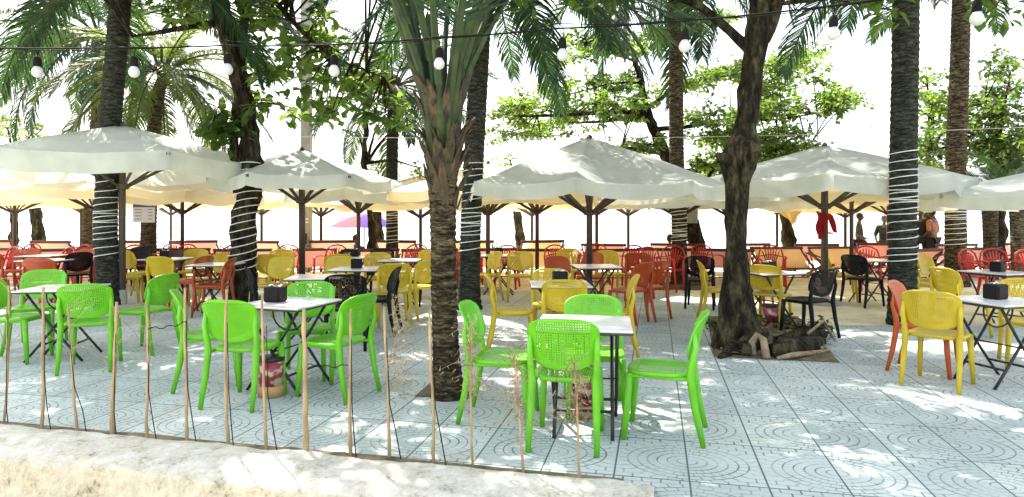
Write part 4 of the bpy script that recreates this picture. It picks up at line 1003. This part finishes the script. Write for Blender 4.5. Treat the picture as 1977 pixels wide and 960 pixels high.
# ---------------------------------------------------------------- people
def person(label, loc, rz, pose, shirt, bun=False, scale=1.0):
    t = thing('person', label, 'person', loc, rz, None); t.scale = (scale,)*3
    def skin(V, E, Rd, root=0):
        me = bpy.data.meshes.new('body'); me.from_pydata(V, E, []); o = bpy.data.objects.new('body', me); C.objects.link(o)
        md = o.modifiers.new('s', 'SKIN')
        for i, r in enumerate(Rd): me.skin_vertices[0].data[i].radius = r if isinstance(r, tuple) else (r, r)
        me.skin_vertices[0].data[root].use_root = True
        o.modifiers.new('ss', 'SUBSURF').levels = 2; dg = bpy.context.evaluated_depsgraph_get(); nm = bpy.data.meshes.new_from_object(o.evaluated_get(dg)); bpy.data.objects.remove(o); return nm
    if pose == 'stand':
        V = [(0,0,.95),(0,0,1.12),(0,.0,1.32),(0,-.01,1.43),(0,.01,1.54),
             (.17,0,1.40),(.24,-.02,1.12),(.22,.16,.93),(.21,.22,.88),(-.17,0,1.40),(-.23,-.03,1.12),(-.16,.14,1.0),(-.10,.2,1.0),
             (.10,0,.88),(.11,.02,.50),(.12,-.03,.08),(.13,.12,.03),(-.10,0,.88),(-.13,.0,.50),(-.15,-.04,.08),(-.16,.11,.03)]
    else:
        V = [(0,0,.30),(0,-.12,.45),(0,-.24,.62),(0,-.29,.72),(0,-.31,.82),
             (.17,-.26,.68),(.24,-.08,.50),(.23,.14,.48),(.22,.2,.48),(-.17,-.26,.68),(-.24,-.08,.50),(-.23,.14,.48),(-.22,.2,.48),
             (.10,.04,.29),(.11,.42,.42),(.12,.72,.12),(.12,.82,.06),(-.10,.04,.29),(-.11,.42,.42),(-.12,.72,.12),(-.12,.82,.06)]
    E = [(0,1),(1,2),(2,3),(3,4),(2,5),(5,6),(6,7),(7,8),(2,9),(9,10),(10,11),(11,12),(0,13),(13,14),(14,15),(15,16),(0,17),(17,18),(18,19),(19,20)]
    Rd = [(.15,.11),(.13,.10),(.15,.11),(.055,.055),(.05,.05),.055,.042,.03,.02,.055,.042,.03,.02,.085,.058,.038,.03,.085,.058,.038,.03]
    nm = skin(V, E, Rd); q = MB(); q.v = [v.co.copy() for v in nm.vertices]; q.f = [tuple(p.vertices) for p in nm.polygons]
    hc = Vector(V[4])+Vector((0,.015,.085)); q.ell(hc, (.075,.092,.115), 14, 10); q.ell(hc+Vector((0,.09,-.01)), (.014,.022,.022), 6, 5)
    for s in (-1,1):
        q.ell(hc+Vector((s*.076,-.005,-.005)), (.012,.02,.03), 6, 5)
        hd = Vector(V[8 if s > 0 else 12]); dd = (hd-Vector(V[7 if s > 0 else 11])).normalized(); sd2 = dd.cross(Vector((0,0,1))).normalized()
        for f in range(4): q.tube([hd+sd2*(f-1.5)*.018, hd+sd2*(f-1.5)*.019+dd*.05, hd+sd2*(f-1.5)*.018+dd*(.085-.006*abs(f-1.5))+Vector((0,0,-.015))], [.011,.009,.006], 5)
        q.tube([hd-sd2*.02, hd-sd2*.045+dd*.035], [.012,.008], 5)
    q.build('body', MT['skin'], t, smooth=True)
    def part(idx, grow, name, mat):
        mp = {v:i for i, v in enumerate(idx)}; me = skin([V[i] for i in idx], [(mp[a], mp[b]) for a, b in E if a in mp and b in mp], [tuple(x*1.0+grow for x in (Rd[i] if isinstance(Rd[i], tuple) else (Rd[i],)*2)) for i in idx])
        qq = MB(); qq.v = [v.co.copy() for v in me.vertices]; qq.f = [tuple(p.vertices) for p in me.polygons]; qq.build(name, mat, t, smooth=True)
    part([0,1,2,5,6,9,10], .018, 'shirt', shirt); part([0,13,14,15,17,18,19], .014, 'trousers', MT['trouser'])
    q = MB(); q.ell(hc+Vector((0,-.018,.03)), (.088,.098,.105), 14, 10)
    if bun: q.ell(hc+Vector((0,-.06,.12)), (.07,.07,.06), 10, 7); q.ell(hc+Vector((.06,-.03,.07)), (.05,.06,.06), 10, 7); q.ell(hc+Vector((-.05,-.05,.06)), (.05,.06,.06), 10, 7)
    q.build('hair', MT['hair'], t, smooth=True)
    e = MB()
    for s in (-1,1): e.ell(hc+Vector((s*.03,.083,.015)), (.012,.008,.007), 6, 5)
    e.ell(hc+Vector((0,.085,-.05)), (.025,.008,.006), 8, 5); e.build('face_features', MT['hair'], t)
for (px, Y, rz, sh, bun, lab, sc) in ((1659, 19.3, -120, 'shirt_grey', False, 'man in a striped grey shirt standing right of the red cloth pole', 1.0), (1707, 19.8, 160, 'shirt_dark', False, 'person in black half hidden by the dark straight palm on its left', .98), (1777, 17.6, 150, 'shirt_dark', False, 'person in dark clothes right of the dark straight palm', .97), (1800, 17.4, 30, 'shirt_pink', True, 'woman with tied up hair in a patterned pink blouse', .95)):
    person(lab, (xp(px, Y), Y, zg(Y)), R_(rz), 'stand', MT[sh], bun, sc)
for (px, Y, lab) in ((692, 17.9, 'person lounging in a deck chair behind the second parasol, only the dark head showing'), (1288, 17.8, 'person lounging in a deck chair left of the ringed brown palm, head above the rail')):
    person(lab, (xp(px, Y), Y, zg(Y)), 0, 'sit', MT['shirt_dark'])

# ---------------------------------------------------------------- bamboo sticks along the wall
SK = [(8,822,16,552,.011),(82,838,88,556,.014),(150,842,128,590,.011),(216,848,224,583,.018),(284,858,285,588,.012),(361,866,358,556,.013),(441,873,436,560,.014),(515,878,512,566,.013),(591,884,588,595,.021),(676,888,676,597,.014),(752,893,742,592,.013),(838,902,834,597,.013),(913,908,906,640,.009),(1012,924,992,690,.010),(1118,938,1108,700,.009)]
names = ['leftmost bamboo stick, beside the picture edge','tall straight pale stick in front of the left green chair','thin leaning stick with forked twigs before the left green chair','thick brown stick right of the left green chair','thin yellow stick with side twigs by the profile green chair','straight brown stick left of the second green group','jointed pale stick crossing the green chair back','straight brown stick right of that crossed green chair','thickest stick, rough and pale, before the second table','pale stick across the rounded green chair back','brown stick leaning left between the second table and the palm','straight stick in front of the stocky palm trunk','dry seedling stem left of the nearest table','thin dry seedling stem by the side seated green chair','dry seedling stem in front of the nearest green chair']
rnd = random.Random(3)
for i, (x, y, tx, ty, r) in enumerate(SK):
    b = gp(x, y); Y = b.y; tpnt = at(tx, ty, Y+.02); t = thing('bamboo_stick', names[i], 'stick', b, 0, 'bamboo sticks along the low wall')
    q = MB(); P = []; Rr = []; n = 16
    ox, oy = 0, 0
    for k in range(n+1):
        s = k/n; p = Vector((0,0,-.02)).lerp(tpnt-b, s); ox += rnd.gauss(0,.0022); oy += rnd.gauss(0,.0022); P.append(p+Vector((ox, oy, 0))); Rr.append(r*.82*(1-.35*s)*(1.22 if k % 4 == 2 else 1)*rnd.uniform(.92,1.06))
    q.tube(P, Rr, 7); q.build('stem', MT['bamboo'], t, smooth=True)
    if i < 12 and i not in (8,):
        q = MB(); o_ = .035 if i % 3 else .02; q.tube([Vector((o_*2.2, -.02, -.01)), Vector((o_*1.2, -.015, .18)), (tpnt-b)*.38+Vector((.014,-.012,0)), (tpnt-b)*.8+Vector((.010,-.01,0))], [.0035,.0035,.003,.002], 4); q.build('wire_tie', MT['wire'], t)
    if i in (2, 4, 3, 0):
        q = MB()
        for k in range(7):
            s = rnd.uniform(.45,.98); p = (tpnt-b)*s; d = Vector((rnd.uniform(-.22,.22), rnd.uniform(-.06,.06), rnd.uniform(.0,.22)));
            q.tube([p, p+d*.5+Vector((0,0,.02)), p+d], [.003,.0022,.001], 3)
        q.build('twig', MT['dry'], t)
    if i >= 12 or i == 10:
        q = MB(); lf = MB(); cnt = 46
        ctr = [( (.28,.0) if i == 10 else (0,0) )][0]
        for k in range(cnt):
            s = rnd.uniform(.55,1.02) if i != 10 else rnd.uniform(.5,1.0); p = (tpnt-b)*s+(Vector((.05,0,0)) if i == 10 else Vector()); d = Vector((rnd.gauss(0,.06 if i != 10 else .05)+(.05 if i == 10 else 0), rnd.gauss(0,.05), rnd.uniform(-.16,.12)))
            q.tube([p, p+d*.5+Vector((0,0,.03)), p+d], [.0022,.0016,.0009], 3)
            for m_ in range(3):
                e = p+d*rnd.uniform(.4,1)+Vector((rnd.gauss(0,.02), rnd.gauss(0,.02), rnd.gauss(0,.02))); k0 = len(lf.v); dd = Vector((rnd.gauss(0,1), rnd.gauss(0,1), rnd.gauss(-.6,.6))).normalized()*.035; sdv = dd.cross(Vector((0,1,.3))).normalized()*.0035
                lf.v += [e-sdv, e+sdv, e+dd]; lf.f.append((k0,k0+1,k0+2))
        q.build('twig', MT['dry'], t); lf.build('dry_leaves', MT['dry'], t)

for i, (a, b, lab) in enumerate((((591,704),(676,705),'black wire tying the thickest stick to the next one'), ((838,702),(913,706),'black wire from the palm trunk stick to the dry seedling'), ((361,622),(285,634),'thin wire between the yellow stick and the straight brown one'))):
    A = at(*a, 4.05); B = at(*b, 4.0); q = MB(); q.tube([A.lerp(B, k/10)-A+Vector((0,0,.008*math.sin(k*1.7)-.01*math.sin(math.pi*k/10))) for k in range(11)], .0028, 4); tag(q.build('tie_wire', MT['wire'], loc=A), lab, 'wire', 'wires tying the sticks')
# ---------------------------------------------------------------- festoon lights across the front
t = thing('festoon_lights', 'black festoon cable with frosted white bulbs strung across the front', 'string lights', at(-60, 95, 4.1))
org = at(-60, 95, 4.1); W1 = [(-60,92,4.3),(230,92,4.25),(430,88,4.2),(650,86,4.15),(850,72,4.05),(1080,55,3.9),(1320,40,3.75),(1600,12,3.6),(1880,-30,3.45),(2050,-60,3.35)]
def cable(pts, r, name, sag=0):
    P = [at(*p)-org for p in pts]; Q = []
    for a, b in zip(P, P[1:]):
        for k in range(8): Q.append(a.lerp(b, k/8)-Vector((0,0,sag*math.sin(math.pi*k/8))))
    Q.append(P[-1]); q = MB(); q.tube(Q, r, 5); q.build(name, MT['wire'], t, smooth=True)
cable(W1, .0055, 'cable', .006); cable([(x, y-4+7*math.sin(i*2.1), Y+.01) for i, (x, y, Y) in enumerate(W1)], .003, 'cable', .02)
for (x, y, Y, cy) in ((72,138,4.3,92),(259,138,4.25,92),(439,133,4.2,88),(645,136,4.15,86),(848,122,4.05,72),(1086,105,3.9,55),(1322,88,3.75,38),(1609,64,3.6,11),(1886,35,3.45,-30)):
    c = at(x, y, Y)-org; q = MB(); q.lathe(c, [(.004,-.040),(.020,-.035),(.031,-.020),(.034,-.003),(.029,.014),(.019,.028),(.016,.036)], 16); b = q.build('bulb', MT['bulb'], t, smooth=True)
    q = MB(); q.lathe(c+Vector((0,0,.030)), [(.018,0),(.024,.006),(.024,.045),(.019,.062),(.007,.072)], 12); q.tube([c+Vector((0,0,.088)), at(x+2, cy, Y)-org], .003, 5); q.build('socket', MT['wire'], b, smooth=True)
# thin service wires crossing the background
for i, (a, b, lab) in enumerate((((400,262,11),(1977,246,13),'thin pale wire crossing the sky above the parasols'), ((1560,208,12),(1745,248,8.9),'short sagging wire running to the dark straight palm'))):
    A, B = at(*a), at(*b); q = MB(); q.tube([A.lerp(B, k/20)-Vector((0,0,.12*math.sin(math.pi*k/20)))-A for k in range(21)], .006, 4); tag(q.build('overhead_wire', MT['concrete'], loc=A), lab, 'wire', 'overhead wires')

# ---------------------------------------------------------------- the pit: roots, logs, weeds
rnd = random.Random(8)
def root_log(pts, rads, lab, mat):
    pts = [Vector(p) for p in pts]; q = MB(); q.tube([p-pts[0] for p in pts], rads, 10)
    tag(q.build('log', mat, loc=pts[0], smooth=True), lab, 'log', 'logs and roots in the soil pit')
def g3(x, y, z): p = gp(x, y); p.z = z; return p
root_log([g3(1490,692,.06),g3(1520,690,.09),g3(1560,684,.09),g3(1585,672,.07)], [.09,.11,.10,.06], 'dark thick log lying across the front of the soil pit', MT['bark'])
root_log([g3(1455,690,.02),g3(1452,688,.14),g3(1462,688,.22),g3(1474,690,.18),g3(1480,696,.02)], [.035,.04,.04,.038,.04], 'pale arched root standing up from the soil pit', MT['dry'])
root_log([g3(1500,672,.06),g3(1545,668,.12),g3(1590,662,.10)], [.07,.08,.05], 'shorter log behind the thick one in the soil pit', MT['bark'])
root_log([g3(1430,690,.05),g3(1455,676,.12),g3(1475,660,.1)], [.10,.12,.06], 'gnarled stump hugging the big dark tree', MT['bark'])
root_log([g3(1500,696,.02),g3(1530,697,.06),g3(1575,690,.05),g3(1600,680,.02)], [.02,.028,.024,.012], 'thin bent root along the front edge of the soil pit', MT['dry'])
root_log([g3(1430,672,.10),g3(1405,690,.06),g3(1388,694,.01)], [.08,.05,.02], 'surface root running from the big dark tree to the pit corner', MT['bark'])
root_log([g3(1560,676,.18),g3(1590,660,.24),g3(1612,668,.06)], [.018,.016,.010], 'thin grey twig arching over the logs in the pit', MT['dry'])
for i, (x, y, R, nn, lab) in enumerate(((1500,640,.16,26,'dark leafy weed behind the logs in the pit'),(1590,655,.17,30,'dark leafy weed hanging over the right edge of the pit'),(1380,640,.10,14,'small weed at the left foot of the big dark tree'),(1545,645,.12,18,'low weed in the middle of the pit'))):
    b = gp(x, y); b.z = .03; t = thing('weed', lab, 'plant', b, 0, 'weeds round the soil pit'); tw = MB(); lf = MB()
    for k in range(nn//3):
        a = rnd.uniform(0, 6.28); d = Vector((math.cos(a)*R, math.sin(a)*R, rnd.uniform(.5,1.3)*R)); leafclump(lf, tw, d*.6, R*.8, 3, 5, .06, rnd, .7); tw.tube([(0,0,0), d*.6], [.005,.003], 4)
    tw.build('stem', MT['stalk'], t); lf.build('leaves', MT['leaf_dark'], t)
lf = MB()
for k in range(420):      # fallen leaves and litter, uncountable
    if k < 300: u, v = rnd.random(), rnd.random(); p = (a_ := gp(1385+230*u, 625+70*v)); z = .07
    else: p = gp(rnd.uniform(100,1900), rnd.uniform(560,900)); z = .012
    r = rnd.uniform(.008,.022) if k > 300 else rnd.uniform(.015,.045); an = rnd.uniform(0,3.14); k0 = len(lf.v)
    d = Vector((math.cos(an), math.sin(an), 0))*r; s = Vector((-d.y, d.x, 0))*.45; c = Vector((p.x, p.y, z))
    lf.v += [c-d, c+s+Vector((0,0,r*.3)), c+d, c-s]; lf.f.append((k0,k0+1,k0+2,k0+3))
tag(lf.build('leaf_litter', MT['dry']), 'dry fallen leaves scattered over soil and tiles', 'leaf litter', kind='stuff')
